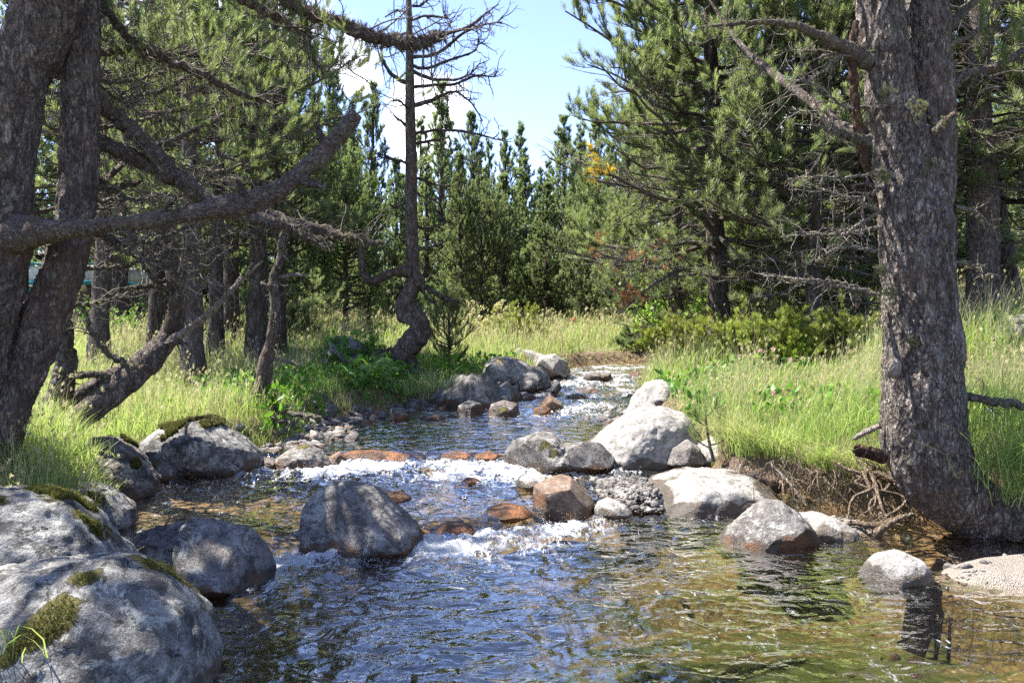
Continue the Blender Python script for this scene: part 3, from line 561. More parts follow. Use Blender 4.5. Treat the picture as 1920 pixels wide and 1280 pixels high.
def build_water():
    ys = axis([(-6, 2.3, .12), (2.3, 6.2, .0135), (6.2, 10, .024), (10, 15.4, .05), (15.4, 16.6, .1)])
    nu = 300; u = np.linspace(0, 1, nu); U, Y = np.meshgrid(u, ys)
    a, b_ = np.maximum(xl(ys), -3.2) - .45, np.minimum(xr(ys), 7) + .45
    X = a[:, None] + U * (b_ - a)[:, None]; x, y = X.ravel(), Y.ravel()
    wl = wlevel(np.clip(x, -4, 4), y); s1 = np.interp(x, SX, SY1); zz2 = s2(x)
    z0, d, s, _, g, _ = ground_parts(x, y)
    drop1 = np.exp(-((y - s1 + .12) / .22) ** 2) * sstep(1.1, .5, x); drop2 = np.exp(-((y - zz2 + .28) / .28) ** 2)
    after1 = sstep(-1.0, -.1, y - s1) * sstep(.12, -.1, y - s1) * sstep(1.0, .3, x) * sstep(-2.2, -1.4, x)
    after2 = sstep(-1.5, -.2, y - zz2) * sstep(.1, -.1, y - zz2) * sstep(1.4, .6, x)
    rif = sstep(9.3, 10.5, y) * sstep(.25, 1.2, x + .9 * (12 - y) * .3) * 1.0; rif = np.maximum(rif, sstep(11.0, 12.0, y))
    mid = sstep(5.3, 5.8, y) * sstep(7.3, 6.8, y) * .45
    turb = np.clip(.10 + .9 * drop1 + .9 * drop2 + .6 * after1 + .65 * after2 + .75 * rif + mid, 0, 1.3)
    foam = 1.15 * after1 * np.exp(-((y - s1 + .22) / .3) ** 2) + .5 * after1 + .8 * np.exp(-((y - zz2 + .45) / .36) ** 2) * sstep(1.0, .3, x) * sstep(-2.6, -1.6, x) + .4 * after2 + rif * .62
    foam = foam * (0.55 + .9 * sstep(-.25, .35, fbm(P3(x * 1.6, y * 1.6, x * 0 + 2), 3)))
    for (cx, cy, rx, D, org) in RC:
        if org: continue
        q = np.hypot((x - cx) / rx, (y - cy) / max(D, .1)); near = np.exp(-((q - 1.03) / .12) ** 2)
        up = (y > cy) * .25 + .12
        foam = foam + near * up * np.clip(turb * 1.6, .05, 1); turb = turb + near * .2
    dn = P3(x * 1.0, y * .75, x * 0)
    h = fbm(dn * 3.2, 3) * .010 * (.5 + turb) + fbm(dn * P3(1.0, 1.6, 1) * 9, 3) * (.0035 + .016 * turb) + (1 - np.abs(fbm(dn * 15, 2))) * .008 * turb
    h = h + .045 * after2 * ridged(P3(x * 2.2, y * 4, x * 0), 4) + .05 * after1 * ridged(P3(x * 2.6, y * 4, x * 0 + 3), 4) + .012 * np.clip(foam, 0, 1) * fbm(P3(x * 22, y * 16, x * 0), 2) + .03 * rif * ridged(P3(x * 1.6, y * 2.6, x * 0 + 7), 3)
    z = wl + h * sstep(0.12, -.1, d)
    dep = np.clip(wl - z0, 0, 1)
    foam = foam * sstep(.25, -.05, d)
    ny = len(ys); i = (np.arange(ny - 1)[:, None] * nu + np.arange(nu - 1)[None]).ravel()
    b = MB(); b.add(P3(x, y, z), np.stack([i, i + 1, i + nu + 1, i + nu], -1))
    # flung drops over the broken water
    rg = np.random.default_rng(9); pr = np.clip(foam, 0, 1.2) ** 2 * (y < 13) * (d < -.1); pr = pr * np.gradient(np.asarray(y)) .clip(0) if False else pr; vi = rg.choice(len(x), 5200, p=pr / pr.sum())
    dp = P3(x, y, z)[vi] + rg.normal(0, .008, (5200, 3)) + P3(0 * vi, 0 * vi, rg.exponential(.022, 5200)); oc = np.array([[1, 0, 0], [0, 1, 0], [-1, 0, 0], [0, -1, 0], [0, 0, 1], [0, 0, -1.]]); of = np.array([[0, 1, 4], [1, 2, 4], [2, 3, 4], [3, 0, 4], [1, 0, 5], [2, 1, 5], [3, 2, 5], [0, 3, 5]])
    V, Fc = scatter(oc, of, dp, rg.normal(size=(5200, 3)), P3(np.full(5200, .0011), np.full(5200, .0011), rg.uniform(.001, .005, 5200)) * (dp[:, 1:2] / 6)); sp = MB(); sp.add(V, Fc)
    nm_ = NM('spray'); spm = nm_.done(nm_.bsdf((.85, .88, .9), .25, None, .5)); tag(sp.build('foam', spm), 'drops of spray flung up over the white water', 'spray', None, 'stuff')
    o = b.build('water', M['water'], extra={'foam': foam, 'turb': turb, 'depth': dep}); o['kind'] = 'structure'
build_water()

def pebbles():
    v, f = ICO[2]; rg = np.random.default_rng(11)
    for nm, mt, n, fn in (
        ('pebbles', 'rock_grey', 3600, 'shelf'), ('pebbles', 'rock_brown', 900, 'bed'), ('pebbles', 'rock_grey', 900, 'shore')):
        if fn == 'shelf':
            x = np.concatenate([rg.uniform(.68, 1.12, n // 2), rg.uniform(1.8, 3.6, n // 2)]); y = np.concatenate([rg.uniform(5.95, 6.7, n // 2), rg.uniform(4.1, 5.9, n - n // 2)])
            s = rg.uniform(.004, .010, n) * (1 + 3.5 * rg.random(n) ** 7)
            z, d, sd_, wl, g, _ = ground_parts(x, y); first = np.arange(n) < n // 2
            z = np.where(first, wl + .01 + .03 * rg.random(n) * sstep(.7, 1.1, x), z); keep = first | ((g > .45) & (x < 2.6)) | ((g > .3) & (rg.random(n) < .07))
        elif fn == 'bed':
            x = rg.uniform(-2.5, 3.2, n); y = rg.uniform(3, 9.5, n) ** 1; s = rg.uniform(.012, .05, n)
            z, d, sd_, wl, g, _ = ground_parts(x, y); keep = (d < -.05) & ((y > 5) | (rg.random(n) < .35)); z = z - s * .35; z = np.minimum(z, wl - s * .6)
        else:
            y = rg.uniform(7.5, 15.5, n); left = rg.random(n) < .7; x = np.where(left, xl(y) + rg.normal(.1, .22, n), xr(y) + rg.normal(-.1, .2, n)); s = rg.uniform(.02, .08, n)
            z, d, sd_, wl, g, _ = ground_parts(x, y); keep = (d < .25); z = np.maximum(z, wl - s * .2)
        x, y, z, s, wl = x[keep], y[keep], z[keep], s[keep], wl[keep]; m = len(x)
        sh = v * (1 + .25 * noise(v * 1.7 + 3)[:, None])
        V, Fc = scatter(sh, f, P3(x, y, z), nrm(rg.normal(size=(m, 3)) * [.25, .25, 1] + [0, 0, .3]), P3(s * rg.uniform(.8, 1.5, m), s, s * rg.uniform(.4, .8, m)))
        wet = sstep(.03, -.0, V[:, 2] - np.repeat(wl, len(v)))
        b = MB(); b.add(V, Fc); o = b.build(nm, M[mt], extra={'wet': wet})
        tag(o, {'shelf': 'pale gravel heaped beside the flat white boulder and at the right shore', 'bed': 'brown cobbles scattered on the stream bed', 'shore': 'grey stones strewn along the upper shores'}[fn], 'pebbles', None, 'stuff')
pebbles()

# ------------------------------------------------------------------ pines
def rot_z(v, a): c, s = np.cos(a), np.sin(a); return P3(v[:, 0] * c - v[:, 1] * s, v[:, 0] * s + v[:, 1] * c, v[:, 2])
def walk(P0, az, el0, el1, L, k, rg, wob=.12):
    """n bent limbs as (n,k,3): start, bearing, elevation at root and tip, length"""
    n = len(P0); t = np.linspace(0, 1, k - 1); el = el0[:, None] + (el1 - el0)[:, None] * t[None] + rg.normal(0, wob, (n, k - 1))
    a = az[:, None] + np.cumsum(rg.normal(0, wob * .8, (n, k - 1)), 1)
    st = P3(np.cos(a) * np.cos(el), np.sin(a) * np.cos(el), np.sin(el)) * (L / (k - 1))[:, None, None]
    return np.concatenate([P0[:, None], P0[:, None] + np.cumsum(st, 1)], 1)
def at(paths, s):
    """points and directions at fraction s (n,) along each path (n,k,3)"""
    n, k, _ = paths.shape; x = np.clip(s, 0, .9999) * (k - 1); i = x.astype(int); f = (x - i)[:, None]; r = np.arange(n)
    a, b = paths[r, i], paths[r, i + 1]; return a + (b - a) * f, nrm(b - a)

def pine_parts(seed, Ht, Rc, hb, nb, shape, kind='far', tuft=.2, lean=(0, 0), dead=.15, r0=None, sub_gap=.24, trunk_pts=None, dens=1.0, up=.75):
    """geometry of one pine standing at the origin: trunk MB, limbs MB (wood), crown MB (needles)"""
    rg = np.random.default_rng(seed); r0 = r0 or Ht * .019 + .03
    tr = MB(); n = 26; hh = np.linspace(0, 1, n)
    wob = np.cumsum(rg.normal(0, .018, (n, 2)), 0) * Ht * .06
    cp = P3(lean[0] * hh + wob[:, 0], lean[1] * hh + wob[:, 1], hh * Ht)
    if trunk_pts is not None: cp = spline(trunk_pts, n)
    cp[0, 2] -= .25
    rad = r0 * (1 - hh) ** .85 + .012; rad[:3] *= (1.35, 1.12, 1.03)
    V, f = tubes(cp[None], rad[None], 12, (0, 1, 0)); V = V + nrm(V - np.repeat(cp, 12, 0)) * (fbm(V * 6, 3) * r0 * .18)[:, None]
    tr.add(V, f)
    def trunk_at(h): return np.stack([np.interp(h, hh, cp[:, i]) for i in range(3)], -1), np.interp(h, hh, rad)
    wood, crown = MB(), MB()
    h = hb + (1 - hb) * rg.random(nb) ** (1.0 if shape != 'tall' else .9) * .985; h = np.sort(h); t = (h - hb) / (1 - hb)
    prof = {'tall': (1 - t) ** .75 * (.35 + .65 * sstep(0, .12, t)) + .06, 'bushy': np.sqrt(np.clip(1 - (t * .98) ** 2.2, 0, 1)) * (.55 + .45 * sstep(0, .3, t)) + .05,
            'open': np.clip(1.05 - t * .8, 0, 1) * (.7 + .3 * sstep(0, .3, t))}[shape]
    L = Rc * prof * rg.uniform(.65, 1.12, nb); az = np.arange(nb) * 2.4 + rg.normal(0, .5, nb)
    P0, rt = trunk_at(h); e0 = np.interp(t, [0, 1], {'tall': [-.25, .75], 'bushy': [-.12, .9], 'open': [-.3, .7]}[shape]) + rg.normal(0, .14, nb)
    br = walk(P0, az, e0, e0 + {'tall': .75, 'bushy': .55, 'open': .45}[shape] * (1 - .4 * t), L, 7, rg)
    rb = np.minimum(rt * .55, .008 + L * .014)[:, None] * np.linspace(1, .25, 7)[None]
    V, f = tubes(br, rb, 5); wood.add(V, f, .5)
    # side twigs
    cnt = np.maximum((L / sub_gap * 1.25).astype(int), 3); bi = np.repeat(np.arange(nb), cnt); m = len(bi)
    s = rg.uniform(.22, 1, m); isdead = (rg.random(nb) < np.where(t < .3, dead * 2.2, dead * .4))[bi]
    Ps, Ds = at(br[bi], s); sgn = np.where(rg.random(m) < .5, -1, 1)
    azs = np.arctan2(Ds[:, 1], Ds[:, 0]) + sgn * rg.uniform(.35, 1.25, m); els = np.arcsin(np.clip(Ds[:, 2], -1, 1)) + rg.normal(.12, .28, m)
    Ls = (L[bi] * .42 * (1.15 - s * .7) + .1) * rg.uniform(.6, 1.2, m)
    sb = walk(Ps, azs, els, els + .55 * np.where(isdead, -.6, 1), Ls, 4, rg, .16)
    V, f = tubes(sb, (.0035 + Ls * .008)[:, None] * np.linspace(1, .4, 4)[None], 3); wood.add(V, f, .5)
    # needle shoots along the outer side twigs and at the limb tips
    per = np.maximum((Ls / (tuft * .62) * dens).astype(int), 1) + 1; ti = np.repeat(np.arange(m), per); ti = ti[~isdead[ti]]
    st = rg.uniform(.25, 1.0, len(ti)); P, D = at(sb[ti], st); D = D * .7 + np.array([0, 0, up]) + rg.normal(0, .33, (len(ti), 3))
    S = tuft * rg.uniform(.7, 1.2, len(ti))
    aliveb = np.repeat(np.arange(nb), 4); P2, D2 = at(br[aliveb], np.tile([.7, .82, .92, 1.0], nb)); D2 = D2 * .8 + np.array([0, 0, up]) + rg.normal(0, .25, P2.shape)
    P, D, S = np.concatenate([P, P2]), np.concatenate([D, D2]), np.concatenate([S, tuft * rg.uniform(.8, 1.3, len(P2))])
    # top leader
    P3_, _ = trunk_at(np.linspace(max(.9, hb), 1, 14)); D3 = np.array([0, 0, 1.]) + rg.normal(0, .45, (14, 3)); P, D, S = np.concatenate([P, P3_]), np.concatenate([D, D3]), np.concatenate([S, np.full(14, tuft)])
    val = np.clip(rg.random(len(P)) * .75 + .25 * fbm(P * .9, 2), 0, 1)
    put_tufts(crown, P, D, S, kind, rg, val)
    if isdead.any():
        # thin bare twiglets hooking downwards on the dead limbs
        di = np.nonzero(isdead)[0]; di = np.repeat(di, 3); Pd, Dd = at(sb[di], rg.uniform(.2, 1, len(di)))
        tw = walk(Pd, np.arctan2(Dd[:, 1], Dd[:, 0]) + rg.normal(0, 1, len(di)), rg.uniform(-.3, .5, len(di)), rg.uniform(-1, .9, len(di)), rg.uniform(.08, .26, len(di)), 4, rg, .3)
        V, f = tubes(tw, np.full((len(di), 4), .0035) * np.linspace(1, .5, 4), 3); wood.add(V, f, .5)
    return tr, wood, crown
def build_pine(name, loc, label, cat, group, parts, bmat='bark_far', nmat='needle', wmat=None):
    r = empty(name, loc, label, cat, group); tr, wood, crown = parts
    tr.build('trunk', M[bmat], r); wood.build('branches', M[wmat or bmat], r); crown.build('crown', M[nmat], r, smooth=False)
    return r
PROTO = {}
def far_pines():
    specs = {'tall0': (1, 10, 1.75, .05, 150, 'tall', 'far', .19), 'tall1': (2, 10, 2.1, .08, 160, 'tall', 'far', .2), 'tall2': (3, 10, 1.45, .03, 130, 'tall', 'far', .18),
             'bushy0': (4, 7, 3.0, .12, 85, 'bushy', 'far', .18), 'bushy1': (5, 7, 3.3, .15, 85, 'bushy', 'far', .18),
             'open0': (6, 11, 2.5, .16, 95, 'open', 'far', .2), 'open1': (7, 11, 2.9, .22, 95, 'open', 'far', .2)}
    # bearing px, top row px, distance, type, width factor
    T = [(-420, -60, 19, 'open1', 1), (-250, 20, 21, 'tall0', 1), (-110, -90, 18, 'open0', 1), (40, -120, 17, 'open0', 1), (118, 60, 22, 'tall1', 1), (225, -60, 17.5, 'open1', 1), (262, 120, 26, 'bushy0', 1), (310, -40, 20, 'open0', 1), (352, 60, 28, 'tall0', 1),
         (432, -160, 15, 'open1', .9), (455, 90, 25, 'tall1', 1), (548, 70, 27, 'tall0', 1), (524, 240, 19, 'bushy0', .9), (588, 170, 29, 'tall2', 1), (617, 82, 30, 'tall1', .9), (648, 330, 20, 'bushy1', .8),
         (662, 210, 33, 'tall0', 1), (699, 158, 29, 'tall0', .95), (690, 360, 21, 'tall2', 1.3), (742, 300, 27, 'tall1', 1), (800, 300, 26, 'tall2', 1.1), (829, 158, 31, 'tall0', 1.15), (862, 290, 24, 'tall1', .9), (884, 214, 36, 'tall1', 1),
         (917, 262, 38, 'tall2', 1), (947, 248, 41, 'tall0', 1), (977, 230, 40, 'tall2', 1.25), (1012, 318, 33, 'tall0', 1.1), (903, 365, 25, 'bushy0', .8), (868, 380, 27, 'tall1', 1.1), (945, 330, 27, 'tall1', 1.25), (985, 300, 30, 'tall0', 1.2), (1026, 345, 28, 'tall1', 1.2),
         (1058, 220, 36, 'tall0', 1.3), (1089, 236, 39, 'tall2', 1.2), (1118, 232, 34, 'tall1', 1.05), (1150, 270, 30, 'tall0', 1), (1102, 372, 26, 'bushy1', .8), (1180, 200, 33, 'tall1', 1), (1215, 90, 28, 'tall1', 1),
         (1170, 430, 23, 'bushy0', .8), (1262, 60, 24, 'open0', 1), (1300, 180, 27, 'tall0', 1), (1345, -40, 22, 'open1', 1), (1405, 120, 26, 'tall1', 1), (1450, -20, 21, 'open0', 1), (1530, 40, 24, 'tall1', 1.1),
         (1600, 0, 20, 'open1', 1), (1680, 60, 24, 'tall1', 1), (1745, -60, 19, 'open0', 1), (1800, 90, 25, 'tall0', 1), (1935, 20, 20, 'open1', 1), (1985, -40, 17, 'open0', 1), (1890, 100, 27, 'tall1', 1)]
    rg = np.random.default_rng(5)
    row2 = []
    for i in range(60):
        px = -260 + i * 40 + rg.uniform(-14, 14); row2.append((px, rg.uniform(290, 345) if 860 < px < 1080 else rg.uniform(200, 330), rg.uniform(42, 62), ('tall0', 'tall1', 'tall2')[i % 3], 1.25))
    allt = sorted(T, key=lambda q: q[0]); allr = sorted(row2, key=lambda q: q[0])
    ordn = ['first', 'second', 'third', 'fourth', 'fifth', 'sixth', 'seventh', 'eighth', 'ninth', 'tenth', 'eleventh', 'twelfth', 'thirteenth', 'fourteenth', 'fifteenth', 'sixteenth', 'seventeenth', 'eighteenth', 'nineteenth', 'twentieth']
    def nth(i): return ordn[i] if i < 20 else ('twenty-' + ordn[i - 20] if i < 29 else ('thirtieth' if i == 29 else 'thirty-' + ordn[i - 30] if i < 39 else ('fortieth' if i == 39 else 'forty-' + ordn[i - 40])))
    look = {'tall': 'slim spired pine', 'bush': 'bushy rounded pine', 'open': 'tall bare-stemmed pine'}
    count = {}
    for rowi, row in enumerate((allt, allr)):
        for (px, top, Y, ty, wf) in row:
            x = (px - 960) / F * Y; z = gz1(x, Y); ht = H + (HY - top) / F * Y - z
            k = (rowi, ty[:4]); idx = count.get(k, 0); count[k] = idx + 1
            where = 'along the hazy far edge of wood' if rowi else 'in the wood beyond the meadow'
            lab = f"{look[ty[:4]]}, {nth(idx)} from the left {where}"
            if ty not in PROTO:
                sp = specs[ty]; parts = pine_parts(*sp[:8], dead=.3 if ty[:4] == 'open' else .12, up=.5)
                r = build_pine('pine_tree', (x, Y, z), lab, 'pine tree', 'pines of the wood', parts); PROTO[ty] = (r, sp[1])
            else: r = copy_tree(PROTO[ty][0], (x, Y, z))
            r['label'] = lab; r['group'] = 'pines at the far edge of the wood' if rowi else 'pines of the wood'
            s = ht / PROTO[ty][1]; wy = s * wf * (1 if ty[:4] != 'tall' else .9)
            r.rotation_euler = (0, 0, rg.uniform(0, 6.28)); r.scale = (wy, wy, s)
far_pines()

# ------------------------------------------------------------------ near wood built limb by limb
def knotty(mb, cp, rad, k=14, amp=.14, freq=5, capend=True, seed=0, attr=.5):
    """bark-covered limb along cp (m,3) with radii"""
    V, f = tubes(cp[None], rad[None], k, (0, 1, 0) if np.abs(cp[-1] - cp[0])[1] < .5 * np.linalg.norm(cp[-1] - cp[0]) else (1, 0, 0))
    c = np.repeat(cp, k, 0); rr = np.repeat(rad, k); nn = nrm(V - c); s = freq / max(rad.mean(), .01) * .06
    V = V + nn * ((fbm(V * s + seed, 3) * amp + ridged(V * s * 3 + seed, 2) * amp * .3) * rr)[:, None]
    mb.add(V, f, attr)
    if capend: mb.add(V[-k:], cap(k, 0), attr)
def limb_px(ctrl, n=40, jit=0, seed=0):
    """ctrl rows (px, py, width px, Y) -> points, radii in the world"""
    c = spline(np.array(ctrl, float), n); P = np.array([W(a, b, Y) for a, b, w, Y in c]); r = np.maximum(c[:, 2] / 2 / F * c[:, 3], .002)
    if jit: P = P + (fbm(np.c_[np.arange(n) * .37, np.zeros(n), np.full(n, seed * 1.9)], 2) * jit)[:, None] * np.array([.3, .8, 1])
    return P, r
def dead_twigs(mb, P, r, n, L, rg, droop=.3, a0=.15, rt=.0035, sub=2, upb=0.0):
    """bare hooked twigs and twiglets along a limb"""
    s = rg.uniform(a0, 1, n); pt, D = at(np.repeat(P[None], n, 0), s); az = np.arctan2(D[:, 1], D[:, 0]) + np.where(rg.random(n) < .5, -1, 1) * rg.uniform(.4, 1.5, n)
    el = rg.normal(upb, .6, n); ln = L * rg.uniform(.35, 1.1, n)
    tw = walk(pt, az, el, el - droop + rg.normal(0, .7, n), ln, 7, rg, .2)
    V, f = tubes(tw, (rt * (.6 + ln / L))[:, None] * np.linspace(1, .45, 7), 4); mb.add(V, f, .5, 1)
    if sub:
        m = n * sub; i = np.repeat(np.arange(n), sub); p2, D2 = at(tw[i], rg.uniform(.25, 1, m)); az = np.arctan2(D2[:, 1], D2[:, 0]) + rg.normal(0, 1, m); el = rg.normal(upb, .7, m)
        t2 = walk(p2, az, el, el - droop + rg.normal(0, .9, m), ln[i] * rg.uniform(.2, .5, m), 5, rg, .25)
        V, f = tubes(t2, np.full((m, 5), rt * .62) * np.linspace(1, .5, 5), 3); mb.add(V, f, .5, 1)
        return np.concatenate([tw[:, -1], t2[:, -1]]), tw
    return tw[:, -1], tw
def lichen_on(mb, P, r, n, rg, size=.03, under=.5):
    """shaggy little lichen beards on a limb"""
    s = rg.random(n); pt, D = at(np.repeat(P[None], n, 0), s); rad = np.interp(s, np.linspace(0, 1, len(r)), r)
    o = rg.normal(size=(n, 3)); o -= (o * D).sum(1, keepdims=True) * D; o[:, 2] = np.abs(o[:, 2]) * np.where(rg.random(n) < under, -1, 1); o = nrm(o)
    put_tufts(mb, pt + o * rad[:, None] * .85, o + [0, 0, -.3] + rg.normal(0, .4, (n, 3)), size * rg.uniform(.5, 1.4, n), 'mid', rg)
def needle_sprays(parent, ends_P, ends_D, n_sub, L, rg, tuft=.1, kind='near', mat='needle_near', name='needle_spray', per=5):
    """leafy twigs growing from given points"""
    i = np.repeat(np.arange(len(ends_P)), n_sub); m = len(i); D = ends_D[i]
    az = np.arctan2(D[:, 1], D[:, 0]) + rg.normal(0, .7, m); el = np.arcsin(np.clip(D[:, 2], -1, 1)) + rg.normal(.1, .4, m); ln = L * rg.uniform(.4, 1.1, m)
    tw = walk(ends_P[i], az, el, el + .5, ln, 5, rg, .15); V, fw = tubes(tw, (.002 + ln * .006)[:, None] * np.linspace(1, .5, 5), 3); cr = MB(); cr.add(V, fw, .5, 1)
    j = np.repeat(np.arange(m), per); P, D = at(tw[j], rg.uniform(.35, 1, len(j))); D = D + [0, 0, .45] + rg.normal(0, .3, D.shape)
    put_tufts(cr, P, D, tuft * rg.uniform(.7, 1.2, len(P)), kind, rg); return cr.build(name, [M[mat], M['twig']], parent, smooth=False)

def big_trunk(name, ctrl, mat, parent, n, k, seed, amp=.06, bumps=.011):
    P, r = limb_px(ctrl, n); r = r * .93; mb = MB(); V, f = tubes(P[None], r[None], k, (0, 1, 0)); c = np.repeat(P, k, 0); rr = np.repeat(r, k); nn = nrm(V - c)
    q = V * np.array([1, 1, .3]); q2 = V * np.array([1, 1, .6]); d = fbm(V * 3.1 + seed, 3) * amp * rr * 1.6 - np.abs(fbm(q * 13 + seed, 2)) ** .6 * bumps * 2.2 + ridged(q2 * 26 + seed, 3) * bumps * .8 + bumps
    mb.add(V + nn * d[:, None], f); return mb.build(name, M[mat], parent), P, r
def left_pine():
    rg = np.random.default_rng(21); base = W(-5, 830, 4.9)
    t = empty('pine_tree', tuple(base), 'old twin-stemmed pine with dark scaly bark, its thick curved dead limb reaching over the stream', 'pine tree', 'old pines on the banks')
    loc = Vector(base)
    def part(mb, nm, mt, smooth=True): return mb.build(nm, mt, t, smooth)
    objs = []
    o, _, _ = big_trunk('trunk', [(-90, 900, 170, 5.0), (-55, 800, 120, 4.95), (-32, 700, 88, 4.9), (-14, 600, 84, 4.9), (3, 500, 88, 4.9), (14, 400, 92, 4.9), (16, 280, 94, 4.9), (36, 150, 102, 4.9), (84, 30, 116, 4.95), (126, -90, 108, 5.0), (150, -300, 90, 5.1), (150, -700, 70, 5.2)], 'bark', t, 420, 90, 3); objs.append(o)
    o, _, _ = big_trunk('stem', [(-50, 880, 120, 4.95), (-14, 830, 100, 4.98), (12, 765, 84, 5.0), (36, 705, 84, 5.05), (67, 640, 84, 5.1), (97, 560, 76, 5.1), (121, 500, 71, 5.1), (138, 420, 68, 5.12), (147, 330, 67, 5.15), (151, 200, 66, 5.15), (150, 60, 70, 5.15), (146, -100, 68, 5.15), (142, -300, 62, 5.2), (140, -600, 50, 5.2)], 'bark', t, 420, 80, 8); objs.append(o)
    stubs = [([(470, 372, 14, 4.6), (452, 352, 10, 4.55), (446, 338, 4, 4.5)], 3, .1, 20), ([(560, 335, 13, 4.65), (585, 345, 9, 4.6), (606, 350, 3, 4.6)], 3, .1, 20), ([(300, 410, 10, 4.6), (312, 388, 6, 4.58), (330, 372, 3, 4.55)], 3, .12, 20), ([(240, 425, 9, 4.6), (250, 448, 5, 4.58), (246, 470, 2, 4.55)], 3, .12, 20), ([(615, 275, 10, 4.7), (600, 252, 6, 4.7), (596, 236, 3, 4.7)], 2, .1, 20)]
    limbs = [  # ctrl, twigs, twig length, lichen
        ([(15, 442, 70, 4.9), (60, 438, 60, 4.78), (110, 432, 38, 4.7), (180, 423, 29, 4.65), (260, 417, 27, 4.6), (340, 404, 29, 4.6), (410, 391, 34, 4.6), (470, 381, 39, 4.62), (530, 352, 34, 4.65), (590, 303, 33, 4.7), (640, 248, 30, 4.7), (668, 214, 22, 4.72)], 12, .2, 420),
        ([(160, 170, 30, 5.2), (215, 215, 27, 5.4), (262, 258, 27, 5.5), (320, 322, 29, 5.6), (380, 366, 26, 5.6), (430, 398, 24, 5.55), (520, 420, 20, 5.5), (580, 445, 17, 5.5), (622, 462, 11, 5.5)], 16, .3, 420),
        ([(165, 262, 30, 5.3), (230, 285, 26, 5.5), (290, 315, 25, 5.6), (350, 352, 24, 5.7), (420, 385, 22, 5.7), (500, 405, 20, 5.6), (580, 425, 18, 5.6), (650, 442, 15, 5.6), (716, 458, 8, 5.6)], 18, .3, 420),
        ([(165, -40, 20, 5.4), (205, 25, 16, 5.5), (250, 75, 16, 5.6), (310, 112, 14, 5.7), (380, 140, 13, 5.8), (440, 170, 11, 5.9), (500, 192, 6, 6)], 26, .4, 200),
        ([(170, 100, 15, 5.4), (230, 95, 13, 5.7), (290, 108, 11, 6), (350, 100, 9, 6.2), (420, 120, 5, 6.4)], 22, .4, 120),
        ([(330, -60, 18, 5.0), (440, -10, 17, 5.0), (500, 25, 17, 5.0), (545, 48, 14, 5.0), (572, 55, 11, 5.0), (585, 100, 8, 5.0), (610, 140, 5, 5.0)], 24, .35, 160),
        ([(380, -110, 26, 4.9), (470, -40, 24, 4.9), (540, 2, 21, 4.9), (600, 32, 22, 4.9), (660, 55, 22, 4.9), (710, 70, 22, 4.95), (760, 82, 22, 5.0), (800, 78, 20, 5.0), (824, 68, 19, 5.0)], 26, .3, 700),
        ([(175, 330, 12, 5.5), (205, 356, 12, 5.6), (240, 345, 10, 5.7), (262, 342, 7, 5.7)], 4, .2, 60),
        ([(150, 240, 12, 5.4), (200, 190, 10, 6.0), (290, 175, 9, 6.4), (380, 130, 7, 6.8), (470, 100, 4, 7)], 24, .45, 60),
        ([(160, 380, 12, 5.5), (240, 300, 10, 6.2), (330, 260, 9, 6.6), (420, 215, 7, 7), (470, 165, 4, 7)], 20, .45, 60),
    ]
    limbs += stubs
    for k in range(17):   # the tangle of fine bare limbs between the stems and the curved limb
        x0, y0 = rg.uniform(60, 185), rg.uniform(30, 600); dx = rg.uniform(130, 330); y1 = y0 + rg.uniform(-60, 150) if y0 < 400 else y0 + rg.uniform(-90, 50); a = rg.uniform(-50, 50); Y0, Y1 = 5.35, rg.uniform(5.6, 7.2)
        limbs.append(([(x0, y0, rg.uniform(7, 13), Y0), (x0 + dx * .35, y0 * .65 + y1 * .35 + a, 6, Y0 * .6 + Y1 * .4), (x0 + dx * .7, y0 * .3 + y1 * .7 + a * .5, 4.5, Y1), (x0 + dx, y1, 2, Y1)], 18, .34, 50))
    tips, tdir = [], []
    for i, (ctrl, nt, tl, nl) in enumerate(limbs):
        P, r = limb_px(ctrl, 90 if i else 220, .03 if i else .0, i); mb = MB(); knotty(mb, P, r * (1 + .10 * np.abs(fbm(np.c_[np.arange(len(r)) * (.045 if i == 0 else .1), np.zeros(len(r)), np.full(len(r), i * 3.)], 2))), 26 if i == 0 else 16 if i < 7 else 8, .3 if i < 7 else .22, 5 if i else 3.2, True, i)
        e, paths = dead_twigs(mb, P, r, int(nt * (1.7 if i else 1)), tl * (1.2 if i else 1), rg, .25, .12, .004, 3)
        lo = part(mb, 'limb', [M['bark_limb'] if i < 15 else M['twig'], M['twig_grey']]); objs.append(lo)
        li = MB(); lichen_on(li, P, r, nl, rg, .028 if i != 6 else .034, .6 if i != 6 else .25); objs.append(part(li, 'lichen', M['lichen'] if i != 6 else M['twig_grey'], False))
        if i in (3, 4, 5, 8, 9):
            k = rg.random(len(e)) < .55; tips.append(e[k]); tdir.append(nrm(e[k] - e[k].mean(0) + [0, 0, .3]))
    # green sprays on the finer limbs
    tips, tdir = np.concatenate(tips), np.concatenate(tdir); objs.append(needle_sprays(t, tips, tdir, 1, .2, rg, .085, per=3))
    # upper crown, over and behind the frame, which throws the dappled shade on pool and boulders
    wd, cr = MB(), MB(); n = 46
    zz = rg.uniform(3.5, 6.4, n); P0 = P3(np.full(n, -2.75), np.full(n, 5.05), zz); az = rg.uniform(2.5, 5.0, n); L = rg.uniform(.9, 2.7, n)
    br = walk(P0, az, rg.uniform(-.2, .3, n), rg.uniform(.2, .8, n), L, 7, rg); V, f = tubes(br, (.012 + L * .012)[:, None] * np.linspace(1, .2, 7), 5); wd.add(V, f)
    i = np.repeat(np.arange(n), 12); p, D = at(br[i], rg.uniform(.3, 1, len(i))); az = np.arctan2(D[:, 1], D[:, 0]) + rg.normal(0, .9, len(i))
